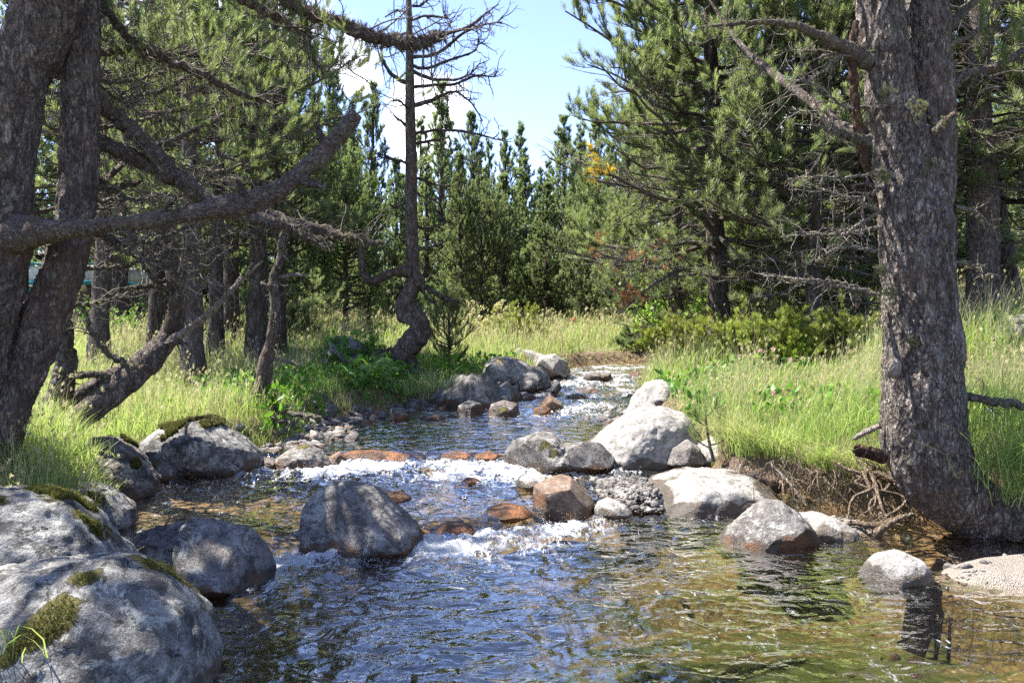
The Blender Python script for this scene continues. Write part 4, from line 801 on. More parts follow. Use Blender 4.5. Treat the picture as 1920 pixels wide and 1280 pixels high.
    sb = walk(p, az, rg.normal(.1, .3, len(i)), rg.normal(.5, .3, len(i)), rg.uniform(.25, .6, len(i)), 4, rg); V, f = tubes(sb, np.full((len(i), 4), .005), 3); wd.add(V, f)
    j = np.repeat(np.arange(len(i)), 3); p, D = at(sb[j], rg.uniform(.3, 1, len(j))); put_tufts(cr, p, D + [0, 0, .6] + rg.normal(0, .3, D.shape), rg.uniform(.11, .17, len(j)), 'mid', rg)
    objs.append(wd.build('upper_branches', M['bark'], t)); objs.append(cr.build('crown', M['needle_near'], t, False))
    for o in objs: o.location = -loc
left_pine()

def right_pine():
    rg = np.random.default_rng(31); base = W(1760, 960, 5.35); loc = Vector(base)
    t = empty('pine_tree', tuple(base), 'massive pine with flaky grey bark and curved foot leaning out of the right bank', 'pine tree', 'old pines on the banks'); objs = []
    o, _, _ = big_trunk('trunk', [(2150, 1040, 108, 5.5), (2010, 1010, 106, 5.45), (1900, 978, 110, 5.4), (1815, 945, 126, 5.4), (1758, 888, 151, 5.4), (1733, 820, 158, 5.4), (1731, 750, 151, 5.4), (1730, 680, 144, 5.4), (1727, 600, 137, 5.4), (1722, 510, 133, 5.4), (1716, 430, 133, 5.42), (1704, 350, 117, 5.45), (1688, 270, 101, 5.45), (1672, 180, 92, 5.45), (1658, 80, 88, 5.45), (1645, -40, 83, 5.45), (1630, -250, 72, 5.45), (1620, -700, 54, 5.5)], 'bark_big', t, 760, 150, 5, .05, .011); objs.append(o)
    o, _, _ = big_trunk('stem', [(1728, 470, 90, 5.5), (1738, 380, 92, 5.5), (1743, 280, 90, 5.5), (1744, 180, 84, 5.52), (1742, 80, 80, 5.55), (1740, -40, 76, 5.55), (1745, -250, 66, 5.55), (1760, -700, 50, 5.6)], 'bark_big', t, 420, 100, 12, .05, .011); objs.append(o)
    # torn strip of bark on the left edge
    mb = MB(); P, r = limb_px([(1606, 40, 10, 5.35), (1598, 90, 14, 5.34), (1600, 150, 17, 5.34), (1606, 220, 16, 5.34), (1620, 290, 15, 5.36), (1634, 350, 10, 5.38), (1648, 400, 5, 5.4)], 80); knotty(mb, P, r, 9, .5, 6); objs.append(mb.build('bark_strip', M['bark_red'], t))
    limbs = [
        ([(1625, 115, 34, 5.4), (1585, 92, 27, 5.3), (1540, 68, 21, 5.2), (1490, 48, 14, 5.1), (1440, 42, 11, 5.05), (1380, 45, 8, 5.0), (1322, 49, 4, 4.95)], 14, .22, 160, 'twig'),
        ([(1640, 262, 18, 5.5), (1570, 232, 18, 5.9), (1520, 190, 17, 6.2), (1460, 145, 15, 6.6), (1410, 105, 11, 7.0), (1370, 60, 7, 7.4), (1330, 0, 4, 7.6)], 46, .55, 50, 'bark'),
        ([(1628, 268, 17, 5.35), (1590, 255, 15, 5.3), (1550, 240, 13, 5.3)], 2, .1, 120, 'twig'),
        ([(1752, 246, 18, 5.25), (1772, 228, 13, 5.2), (1790, 212, 6, 5.15)], 1, .1, 40, 'twig'),
        ([(1770, 175, 18, 5.5), (1810, 142, 15, 5.6), (1860, 128, 14, 5.7), (1930, 90, 10, 5.8)], 18, .4, 60, 'bark'),
        ([(1772, 60, 16, 5.5), (1810, 20, 14, 5.6), (1860, -30, 10, 5.7)], 12, .4, 60, 'twig'),
        ([(1780, 88, 9, 5.45), (1830, 60, 8, 5.4), (1860, 20, 5, 5.4), (1875, -20, 3, 5.4)], 10, .22, 20, 'twig_grey'),
        ([(1810, 742, 18, 5.35), (1850, 752, 14, 5.3), (1890, 756, 14, 5.3), (1960, 772, 11, 5.3)], 10, .15, 60, 'twig'),
        ([(1640, 470, 7, 5.3), (1600, 462, 6, 5.2), (1560, 470, 4, 5.2), (1530, 490, 2, 5.2)], 16, .2, 30, 'twig_grey'),
        ([(1645, 400, 6, 5.3), (1610, 420, 5, 5.2), (1580, 440, 4, 5.2), (1560, 425, 2, 5.2)], 14, .2, 30, 'twig_grey'),
        ([(1790, 388, 7, 5.5), (1830, 398, 5, 5.6), (1862, 430, 3, 5.7)], 10, .16, 20, 'twig_grey'),
        ([(1790, 490, 6, 5.5), (1825, 500, 4, 5.6), (1850, 520, 2, 5.7)], 10, .12, 20, 'twig_grey'),
        ([(1652, 855, 24, 5.3), (1628, 848, 22, 5.2), (1606, 842, 20, 5.15)], 0, .1, 10, 'bark_red'),
    ]
    for k in range(10):
        x0, y0 = rg.uniform(1625, 1660), rg.uniform(60, 560); dx = rg.uniform(90, 230); y1 = y0 + rg.uniform(-60, 70)
        limbs.append(([(x0, y0, 8, 5.4), (x0 - dx * .35, y0 * .65 + y1 * .35 + rg.uniform(-25, 25), 5, 5.3), (x0 - dx * .7, y0 * .3 + y1 * .7, 4, 5.3), (x0 - dx, y1, 2, 5.4)], 16, .24, 30, 'twig_grey'))
    for i, (ctrl, nt, tl, nl, mt) in enumerate(limbs):
        P, r = limb_px(ctrl, 60, .015, i + 50); mb = MB(); knotty(mb, P, r, 12, .25, 5, True, i + 9); 
        if nt:
            e, paths = dead_twigs(mb, P, r, nt, tl, rg, .2, .1, .0035)
            if i in (1, 4):
                k = rg.random(len(e)) < .5; objs.append(needle_sprays(t, e[k], nrm(e[k] - P.mean(0) + [0, 0, .4]), 1, .25, rg, .1, per=4))
        objs.append(mb.build('limb', [M[mt], M['twig_grey']], t))
        li = MB(); lichen_on(li, P, r, nl, rg, .024, .4); objs.append(li.build('lichen', M['lichen'], t, False))
    # lichen pads and knots on the trunk face
    for j, (px, py, s, mt) in enumerate([(1660, 175, 16, 'lichen'), (1722, 205, 20, 'lichen'), (1668, 548, 15, 'lichen'), (1650, 505, 12, 'lichen'), (1710, 640, 10, 'lichen'), (1745, 310, 14, 'lichen'), (1655, 330, 14, 'lichen')]):
        mb = MB(); c = W(px, py, 5.2); n = 60; rr = rg.normal(0, s / F * 5.2 * .5, (n, 3)) * [1, .3, 1]; put_tufts(mb, c + rr, np.array([0, -1., -.3]) + rg.normal(0, .5, (n, 3)), np.full(n, .03), 'mid', rg); objs.append(mb.build('lichen', M[mt], t, False))
    mb = MB(); v, f = ICO[3]; c = W(1676, 690, 5.14); mb.add(v * [.05, .03, .065] + c + (fbm(v * 2, 2) * .008)[:, None], f); objs.append(mb.build('sawn_knot', M['bleached'], t))
    # crown above the frame
    wd, cr = MB(), MB(); n = 60; zz = rg.uniform(4.2, 8, n); P0 = P3(rg.choice([2.35, 2.75], n), np.full(n, 5.5), zz); az = rg.uniform(0, 6.28, n); L = rg.uniform(.9, 2.4, n)
    br = walk(P0, az, rg.uniform(-.2, .3, n), rg.uniform(.2, .8, n), L, 7, rg); V, f = tubes(br, (.012 + L * .012)[:, None] * np.linspace(1, .2, 7), 5); wd.add(V, f)
    i = np.repeat(np.arange(n), 12); p, D = at(br[i], rg.uniform(.3, 1, len(i))); az = np.arctan2(D[:, 1], D[:, 0]) + rg.normal(0, .9, len(i))
    sb = walk(p, az, rg.normal(.1, .3, len(i)), rg.normal(.5, .3, len(i)), rg.uniform(.25, .6, len(i)), 4, rg); V, f = tubes(sb, np.full((len(i), 4), .005), 3); wd.add(V, f)
    j = np.repeat(np.arange(len(i)), 3); p, D = at(sb[j], rg.uniform(.3, 1, len(j))); put_tufts(cr, p, D + [0, 0, .6] + rg.normal(0, .3, D.shape), rg.uniform(.11, .17, len(j)), 'mid', rg)
    objs.append(wd.build('upper_branches', M['bark'], t)); objs.append(cr.build('crown', M['needle_near'], t, False))
    for o in objs: o.location = -loc
right_pine()

def dead_pine():
    rg = np.random.default_rng(41); Y = 12.2; base = W(768, 695, Y); loc = Vector(base)
    t = empty('dead_tree', tuple(base), 'twisted dead pine with swollen contorted foot and bare hooked branches beside the stream', 'dead tree'); objs = []
    ctrl = [(752, 705, 56, Y), (762, 685, 46, Y), (756, 664, 40, Y - .1), (768, 645, 43, Y - .1), (784, 625, 38, Y), (786, 603, 36, Y), (770, 585, 42, Y + .05), (761, 568, 38, Y), (768, 550, 30, Y), (777, 528, 33, Y), (774, 500, 26, Y), (771, 400, 23, Y), (771, 300, 21, Y), (769, 200, 18, Y), (768, 100, 14, Y), (767, 0, 9, Y), (766, -80, 5, Y), (765, -140, 2, Y)]
    P, r = limb_px(ctrl, 330); mb = MB(); V, f = tubes(P[None], r[None], 40, (0, 1, 0)); c = np.repeat(P, 40, 0); rr = np.repeat(r, 40); nn = nrm(V - c); low = sstep(2.0, 1.4, V[:, 2])
    th = np.tile(np.arange(40) / 40 * 6.283, 330); d = rr * (.2 * low * np.sin(th * 3 + V[:, 2] * 9) + .14 * fbm(V * 7, 3) * (.4 + low) + .06 * ridged(V * [20, 20, 8], 2)); mb.add(V + nn * d[:, None], f)
    objs.append(mb.build('trunk', M['bark_dead'], t))
    B = [ # branches: ctrl px, twigs
        ([(768, 85, 8), (800, 72, 7), (840, 62, 7), (880, 50, 6), (905, 30, 4), (935, 8, 2)], 26), ([(770, 108, 7), (820, 100, 6), (870, 62, 5), (915, 45, 3), (942, 42, 2)], 26),
        ([(770, 122, 6), (800, 128, 6), (845, 112, 5), (890, 95, 3), (898, 70, 2)], 24), ([(770, 132, 7), (810, 148, 6), (850, 150, 5), (880, 140, 3), (900, 118, 2)], 26),
        ([(772, 163, 6), (810, 160, 6), (850, 158, 5), (895, 142, 4), (928, 145, 2)], 26), ([(772, 200, 9), (800, 192, 8), (830, 178, 6), (855, 172, 4), (885, 195, 3), (905, 228, 2)], 26),
        ([(772, 252, 6), (820, 245, 5), (870, 247, 5), (915, 258, 3), (952, 265, 2)], 16), ([(772, 270, 6), (805, 265, 5), (840, 258, 3)], 12),
        ([(768, 160, 8), (735, 140, 7), (718, 112, 5), (715, 80, 4)], 16), ([(767, 60, 5), (745, 68, 4), (725, 82, 2)], 14), ([(767, 40, 5), (800, 30, 4), (840, 35, 3), (845, 50, 2)], 16),
        ([(767, 25, 5), (745, 20, 4), (722, 32, 2)], 12), ([(767, 12, 5), (790, 10, 4), (805, -6, 2)], 10), ([(769, 240, 5), (745, 222, 4), (738, 215, 2)], 8), ([(770, 205, 4), (748, 190, 4), (738, 188, 2)], 8),
        ([(771, 330, 6), (800, 340, 5), (830, 350, 3), (850, 348, 2)], 12), ([(772, 310, 5), (745, 300, 4), (715, 296, 2)], 12), ([(773, 420, 7), (800, 428, 5), (830, 420, 3)], 8), ([(771, 370, 5), (745, 388, 4), (730, 384, 2)], 8),
        ([(772, 462, 6), (800, 466, 5), (838, 452, 2)], 6), ([(770, 350, 4), (800, 372, 3), (850, 368, 2)], 8), ([(766, -20, 4), (800, -30, 3), (830, -20, 2)], 12), ([(766, -30, 4), (740, -40, 3), (725, -20, 2)], 12)]
    for i, (cc, nt) in enumerate(B):
        end = rg.uniform(-1.1, 1.1); n = len(cc); ctrl = [(a, b, w * 1.05, Y + end * (k / (n - 1))) for k, (a, b, w) in enumerate(cc)]
        P, r = limb_px(ctrl, 26, .02, i); mb = MB(); knotty(mb, P, r, 6, .2, 4, True, i); dead_twigs(mb, P, r, nt, .42, rg, -.4, .15, .0062, 2, .1)
        objs.append(mb.build('branch', M['bark_far'], t))
    for cc in ([(772, 512, 20), (752, 508, 17), (735, 512, 17), (715, 520, 18), (697, 528, 17), (684, 515, 14), (678, 492, 13), (676, 468, 10), (680, 452, 6)], [(778, 528, 14), (800, 540, 11), (820, 552, 9), (845, 562, 6), (865, 568, 3)], [(752, 655, 9), (725, 656, 7), (705, 662, 5), (690, 672, 3)], [(775, 520, 9), (800, 556, 6), (822, 575, 3)]):
        ctrl = [(a, b, w, Y - .1) for a, b, w in cc]; P, r = limb_px(ctrl, 40, .02, 3); mb = MB(); knotty(mb, P, r, 10, .3, 5); dead_twigs(mb, P, r, 8, .2, rg, 0, .2, .005); objs.append(mb.build('branch', M['bark_far'], t))
    for o in objs: o.location = -loc
dead_pine()

def mid_pines():
    """pines of the middle distance, each grown on its own"""
    L = [ # px base, top row, Y, Rc, hb, nb, shape, lean, r0, label
        (187, -330, 11, 2.3, .2, 50, 'open', (.1, 0), .125, 'mossy straight pine between the twin-stemmed pine and the cabin'),
        (290, -250, 13, 2.3, .2, 50, 'open', (.1, 0), .11, 'slender lichen-bearded pine behind the forked dead stem'),
        (362, -330, 9.8, 2.2, .3, 50, 'open', (-.15, 0), .13, 'thick pine with flared foot behind the bleached broken branch'),
        (402, -200, 12.5, 2.2, .28, 50, 'open', (.25, 0), .12, 'dark leaning pine rising from the sunny grass left of two close trunks'),
        (482, -300, 12.6, 2.4, .3, 50, 'open', (-.05, 0), .15, 'stout dark pine, left one of two close trunks behind the crooked snag'),
        (522, -250, 14, 2.2, .26, 50, 'open', (-.1, .1), .11, 'thinner pine, right one of two close trunks behind the crooked snag'),
        (1345, -420, 12.4, 3.3, .15, 140, 'open', (-.25, 0), .17, 'big spreading pine whose crown borders the sky gap on its right'),
        (1270, -60, 16.5, 2.6, .10, 120, 'open', (0, 0), .13, 'full green pine standing behind the yellow-green juniper'),
        (1520, -200, 11, 2.3, .14, 130, 'open', (.1, 0), .1, 'thin-stemmed pine with dead lower twigs left of the massive pine'),
        (1610, -250, 13.5, 2.4, .15, 110, 'open', (0, 0), .14, 'pine half hidden behind the left edge of massive pine'),
        (1848, -420, 10.5, 2.6, .27, 80, 'open', (-.25, 0), .22, 'broad dark pine on the rise behind the massive pine'),
        (1905, -300, 12, 2.5, .25, 100, 'open', (-1.2, 0), .16, 'leaning pine at the right edge on the grassy rise'),
        (2010, -300, 10, 2.4, .2, 70, 'open', (0, 0), .15, 'pine whose boughs reach in at the upper right corner'),
        (1440, 350, 15, 1.3, .05, 90, 'bushy', (0, 0), .05, 'short young pine in the shade below the spreading pine'),
    ]
    for i, (px, top, Y, Rc, hb, nb, shp, lean, r0, lab) in enumerate(L):
        x = (px - 960) / F * Y; z = gz1(x, Y); ht = H + (HY - top) / F * Y - z
        pr = pine_parts(100 + i, ht, Rc, hb, nb, shp, 'mid' if Y < 17 else 'far', .15 if Y < 14 else .17, lean=lean, dead=.3 if shp == 'open' else .1, dens=1.25, r0=r0, sub_gap=.2, up=.7)
        r = build_pine('pine_tree', (x, Y, z), lab, 'pine tree', 'pines of the middle distance', pr, 'bark_far' if Y > 11 else 'bark', 'needle_near' if Y < 17 else 'needle', 'twig')
        if px == 1345:
            rg = np.random.default_rng(77)
            for c, mt, k0 in (([(1345, 440, 13, 12.3), (1290, 385, 10, 11.9), (1225, 368, 8, 11.6), (1160, 335, 6, 11.3), (1120, 318, 4, 11.2), (1086, 296, 2, 11.1)], 'needle_yellow', .72), ([(1350, 470, 10, 12.3), (1290, 455, 8, 11.8), (1230, 470, 6, 11.5), (1180, 490, 5, 11.3), (1110, 470, 3, 11.2)], 'needle_rust', .4), ([(1345, 520, 10, 12.3), (1280, 505, 8, 11.7), (1215, 540, 6, 11.3), (1160, 590, 3, 11.1)], 'needle_rust', .7)):
                P, rr = limb_px(c, 50, .02, 2); mb = MB(); knotty(mb, P, rr, 8, .2); e, tw = dead_twigs(mb, P, rr, 34, .5, rg, .1, .1, .006, 2); o = mb.build('bough', [M['twig'], M['twig_grey']], r); o.location = -r.location
                e = e[rg.random(len(e)) < .3]; cr = MB(); p = np.repeat(e, 3, 0) + rg.normal(0, .05, (len(e) * 3, 3)); put_tufts(cr, p, rg.normal(0, .5, p.shape) + [-.3, 0, .5], np.full(len(p), .13), 'mid', rg); o = cr.build('needle_spray', M['needle_near'], r, False); o.location = -r.location
                cr = MB(); q = P[int(50 * k0):]; q = q[rg.integers(0, len(q), 12)] + rg.normal(0, .1, (12, 3)); q = np.repeat(q, 4, 0) + rg.normal(0, .04, (48, 3)); put_tufts(cr, q, rg.normal(0, .6, q.shape) + [-.2, 0, .2], np.full(48, .1), 'mid', rg); o = cr.build('browned_needles', M[mt], r, False); o.location = -r.location
mid_pines()

# ------------------------------------------------------------------ dead wood on the banks
def dead_wood():
    rg = np.random.default_rng(51)
    def thing_(nm, lab, cat, base, stems, mats=None, grp=None):
        loc = Vector(base); t = empty(nm, tuple(base), lab, cat, grp)
        for i, (pname, ctrl, nt, tl, mt, nl) in enumerate(stems):
            P, r = limb_px(ctrl, 70, .02, i * 3.3 + base[0]); mb = MB(); knotty(mb, P, r, 14, .3, 6, True, i + 20)
            if nt: dead_twigs(mb, P, r, nt, tl, rg, .1, .08, .005, 2)
            o = mb.build(pname, [M[mt], M['twig_grey']], t); o.location = -loc
            if nl:
                li = MB(); lichen_on(li, P, r, nl, rg, .022, .4); o = li.build('lichen', M['lichen'], t, False); o.location = -loc
    thing_('fallen_tree', 'fallen dead pine with stubby lichened branches slanting up from the left bank over the grass', 'fallen tree', W(40, 830, 6.0), [
        ('trunk', [(-20, 850, 62, 5.8), (40, 835, 58, 5.9), (110, 808, 50, 6.0), (170, 768, 44, 6.1), (225, 722, 42, 6.2), (275, 680, 44, 6.3), (312, 640, 40, 6.4), (328, 600, 34, 6.4), (332, 540, 30, 6.4), (318, 470, 26, 6.4), (305, 410, 22, 6.4)], 44, .24, 'bark_dead', 300),
        ('branch', [(312, 470, 12, 6.4), (290, 480, 9, 6.3), (262, 470, 7, 6.3), (225, 450, 5, 6.3), (200, 440, 3, 6.2)], 10, .15, 'twig', 40),
        ('branch', [(322, 560, 12, 6.4), (290, 520, 9, 6.3), (265, 490, 7, 6.2), (270, 460, 4, 6.2)], 12, .15, 'twig', 40),
        ('branch', [(330, 560, 13, 6.4), (345, 510, 9, 6.3), (352, 470, 8, 6.3), (385, 452, 9, 6.2), (430, 440, 7, 6.1), (445, 428, 4, 6.0)], 12, .14, 'twig', 60),
        ('branch', [(190, 560, 5, 6.2), (215, 545, 7, 6.2), (250, 540, 8, 6.3), (285, 535, 9, 6.35), (320, 545, 9, 6.4)], 12, .14, 'twig', 40),
        ('branch', [(290, 670, 14, 6.3), (260, 690, 12, 6.2), (215, 670, 11, 6.2), (185, 640, 9, 6.1), (160, 590, 7, 6.1), (152, 545, 4, 6.1)], 16, .15, 'twig', 80),
        ('branch', [(300, 640, 8, 6.35), (330, 642, 7, 6.3), (352, 645, 3, 6.3)], 3, .1, 'twig', 10),
        ('branch', [(225, 722, 15, 6.2), (200, 705, 13, 6.15), (165, 702, 12, 6.1), (130, 705, 8, 6.1)], 6, .1, 'bark_dead', 40),
        ('branch', [(320, 640, 17, 6.35), (360, 612, 14, 6.3), (400, 580, 12, 6.25), (430, 548, 10, 6.2), (458, 520, 7, 6.2), (492, 490, 3, 6.2)], 2, .05, 'bleached', 0),
        ('branch', [(430, 548, 5, 6.2), (455, 515, 4, 6.2), (472, 496, 3, 6.2)], 0, .05, 'bleached', 0)])
    thing_('fallen_tree', 'second rough dead stem lying parallel behind the stubby fallen pine', 'fallen tree', W(60, 790, 6.4), [
        ('trunk', [(20, 830, 40, 6.3), (70, 790, 38, 6.4), (130, 752, 30, 6.5), (190, 712, 26, 6.6), (240, 690, 24, 6.6), (290, 655, 20, 6.7), (310, 640, 12, 6.7)], 22, .16, 'bark_dead', 140)])
    thing_('tree_stump', 'upright broken dead stem in the grass beside the foot of the twin-stemmed pine', 'stump', W(110, 760, 6.2), [
        ('trunk', [(60, 830, 70, 6.1), (95, 780, 56, 6.2), (115, 720, 44, 6.2), (122, 670, 38, 6.2), (122, 625, 30, 6.2), (128, 600, 16, 6.2)], 12, .14, 'bark_dead', 160)])
    thing_('dead_snag', 'crooked thin dead snag with bare twigs standing at the waterline of the left bank', 'dead snag', W(460, 815, 8.2), [
        ('trunk', [(448, 822, 50, 8.1), (462, 790, 40, 8.2), (482, 752, 28, 8.2), (494, 712, 27, 8.2), (502, 672, 25, 8.2), (508, 640, 19, 8.2), (514, 600, 17, 8.2), (516, 560, 18, 8.2), (512, 520, 15, 8.2), (524, 490, 13, 8.2), (528, 450, 12, 8.2), (538, 415, 8, 8.2)], 44, .17, 'bark_dead', 260),
        ('branch', [(490, 752, 10, 8.2), (525, 770, 9, 8.1), (560, 777, 8, 8.0), (602, 782, 4, 7.9)], 8, .15, 'twig', 0),
        ('branch', [(484, 780, 12, 8.1), (515, 784, 10, 8.0), (545, 792, 4, 7.9)], 5, .12, 'twig', 0),
        ('branch', [(510, 672, 5, 8.2), (540, 678, 4, 8.2), (560, 684, 2, 8.2)], 2, .1, 'twig_grey', 0),
        ('branch', [(475, 765, 12, 8.2), (455, 755, 9, 8.1), (440, 748, 4, 8.1)], 4, .1, 'twig', 0),
        ('branch', [(525, 520, 8, 8.2), (550, 515, 6, 8.2), (575, 517, 3, 8.2)], 6, .12, 'twig_grey', 0),
        ('branch', [(512, 545, 7, 8.2), (498, 535, 6, 8.1), (488, 530, 3, 8.1)], 4, .1, 'twig_grey', 0)])
    thing_('fallen_log', 'grey fallen branch lying in dry grass left of the massive pine', 'fallen branch', W(1580, 605, 10.5), [
        ('trunk', [(1512, 590, 5, 10.6), (1545, 598, 9, 10.5), (1585, 607, 12, 10.4), (1625, 610, 14, 10.2), (1660, 612, 14, 10.1)], 6, .15, 'twig_grey', 20)])
    thing_('fallen_branch', 'long pale leaning branch poking out of the wood above the juniper', 'fallen branch', W(1330, 530, 14), [
        ('stick', [(1228, 535, 3, 14), (1270, 520, 5, 14), (1340, 505, 7, 14), (1420, 470, 9, 14.3)], 8, .3, 'twig_grey', 0)])
    # driftwood, roots and twigs under the leaning pine
    D = [('reddish driftwood root lying on the gravel below the bank', [(1560, 985, 6, 5.5), (1600, 980, 10, 5.45), (1640, 985, 12, 5.4), (1672, 975, 9, 5.4), (1705, 958, 5, 5.4)], 'drift'),
         ('short forked driftwood piece with a thick butt by the water', [(1640, 1003, 20, 5.35), (1658, 988, 12, 5.35), (1690, 970, 7, 5.35), (1712, 962, 4, 5.35)], 'drift'),
         ('grey stick leaning from the grass down to the two humped rock', [(1445, 868, 4, 6.3), (1475, 900, 5, 6.15), (1512, 945, 5, 6.0)], 'bleached'),
         ('thin twig on the wet gravel at the right edge of the water', [(1880, 1000, 3, 5.2), (1900, 1012, 5, 5.2), (1922, 1005, 4, 5.2)], 'drift'),
         ('pale stick lying across the bank turf beneath the massive pine', [(1600, 822, 6, 5.5), (1625, 808, 10, 5.45), (1650, 798, 8, 5.4)], 'bleached')]
    for i, (lab, c, mt) in enumerate(D):
        P, r = limb_px(c, 40, .01, i); mb = MB(); knotty(mb, P, r, 9, .35, 6, True, i); dead_twigs(mb, P, r, 3, .1, rg, .1, .2, .003, 1)
        tag(mb.build('driftwood', M[mt], origin=P[0]), lab, 'driftwood', 'driftwood under the right bank')
    b = W(1640, 880, 5.85); n = 110; mb = MB(); P0 = P3(rg.uniform(1.95, 2.95, n), rg.uniform(5.85, 6.1, n), rg.uniform(.22, .42, n)); az = rg.uniform(-2.6, -.6, n)
    tw = walk(P0, az, rg.uniform(-.6, .2, n), rg.uniform(-1.9, -1.0, n), rg.uniform(.12, .42, n), 7, rg, .28); V, f = tubes(tw, (rg.uniform(.002, .007, n))[:, None] * np.linspace(1, .4, 7), 5); mb.add(V, f)
    for k in range(9):
        P, r = limb_px([(rg.uniform(1560, 1680), rg.uniform(850, 890), 7, 5.9), (rg.uniform(1600, 1690), rg.uniform(890, 920), 8, 5.7), (rg.uniform(1590, 1700), rg.uniform(930, 965), 5, 5.55), (rg.uniform(1590, 1700), rg.uniform(970, 990), 3, 5.45)], 20, .02, k); knotty(mb, P, r * rg.uniform(.5, 1.1), 7, .3, 5, True, k)
    tag(mb.build('tangled_roots', M['drift'], origin=b), 'tangle of bare hanging roots in the undercut between tan boulder and leaning pine', 'tree roots')
    b = W(300, 1040, 4.5); mb = MB(); n = 26; P0 = b + rg.normal(0, .05, (n, 3)) * [1, .5, 1]; tw = walk(P0, rg.uniform(0, 6.28, n), rg.uniform(-.6, .8, n), rg.uniform(-1, .8, n), rg.uniform(.08, .28, n), 7, rg, .3); V, f = tubes(tw, np.full((n, 7), .0035), 4); mb.add(V, f)
    tag(mb.build('twig_tangle', M['drift'], origin=b), 'small tangle of washed-up twigs caught in the cracked slab crevice', 'twigs')
dead_wood()

# ------------------------------------------------------------------ shrubs, ferns, saplings, flowers
def shrub(name, lab, cat, px, Y, wpx, hpx, mat, rg, kind='mid', tuft=.08, n=26, per=7, wood='twig', up=.5, base_off=0, grp='shrubs on the banks', sub=8):
    x = (px - 960) / F * Y; z = gz1(x, Y) + base_off; w = wpx / F * Y / 2; h = hpx / F * Y; t = empty(name, (x, Y, z), lab, cat, grp)
    az = rg.uniform(0, 6.28, n); P0 = P3(np.cos(az), np.sin(az), az * 0) * (w * .25 * rg.random(n))[:, None]; L = rg.uniform(.6, 1.15, n) * math.hypot(w, h) * .85
    el = rg.uniform(.3, 1.4, n); wd, cr = MB(), MB(); br = walk(P0, az, el, el + rg.normal(-.2, .3, n), L, 6, rg, .16); sq = np.array([min(1, w / h * 1.2), min(1, w / h * 1.2), 1]); br = br * sq
    V, f = tubes(br, (.005 + L * .012)[:, None] * np.linspace(1, .25, 6), 4); wd.add(V, f)
    i = np.repeat(np.arange(n), sub); p, D = at(br[i], rg.uniform(.25, 1, len(i))); a2 = np.arctan2(D[:, 1], D[:, 0]) + rg.normal(0, .9, len(i))
    sb = walk(p, a2, rg.normal(.5, .4, len(i)), rg.normal(.8, .3, len(i)), L[i] * rg.uniform(.15, .4, len(i)), 4, rg, .2); V, f = tubes(sb, np.full((len(i), 4), .003), 3); wd.add(V, f)
    j = np.repeat(np.arange(len(i)), per); p, D = at(sb[j], rg.uniform(.2, 1, len(j)))
    if kind == 'leaf':
        V, f = scatter(LEAF[0], LEAF[1], p, D + rg.normal(0, .8, D.shape), tuft * rg.uniform(.6, 1.3, len(p))); cr.add(V, f, np.repeat(rg.random(len(p)), len(LEAF[0])))
    else: put_tufts(cr, p, D + [0, 0, up] + rg.normal(0, .35, D.shape), tuft * rg.uniform(.7, 1.3, len(p)), kind, rg)
    wd.build('stems', M[wood], t); cr.build('crown', M[mat], t, False); return t
LEAF = (np.array([[0, 0, 0], [.28, .0, .35], [.2, .04, .75], [0, .0, 1.05], [-.2, .04, .75], [-.28, 0, .35], [0, -.06, .5]]), np.array([[0, 1, 6], [1, 2, 6], [2, 3, 6], [3, 4, 6], [4, 5, 6], [5, 0, 6]]))
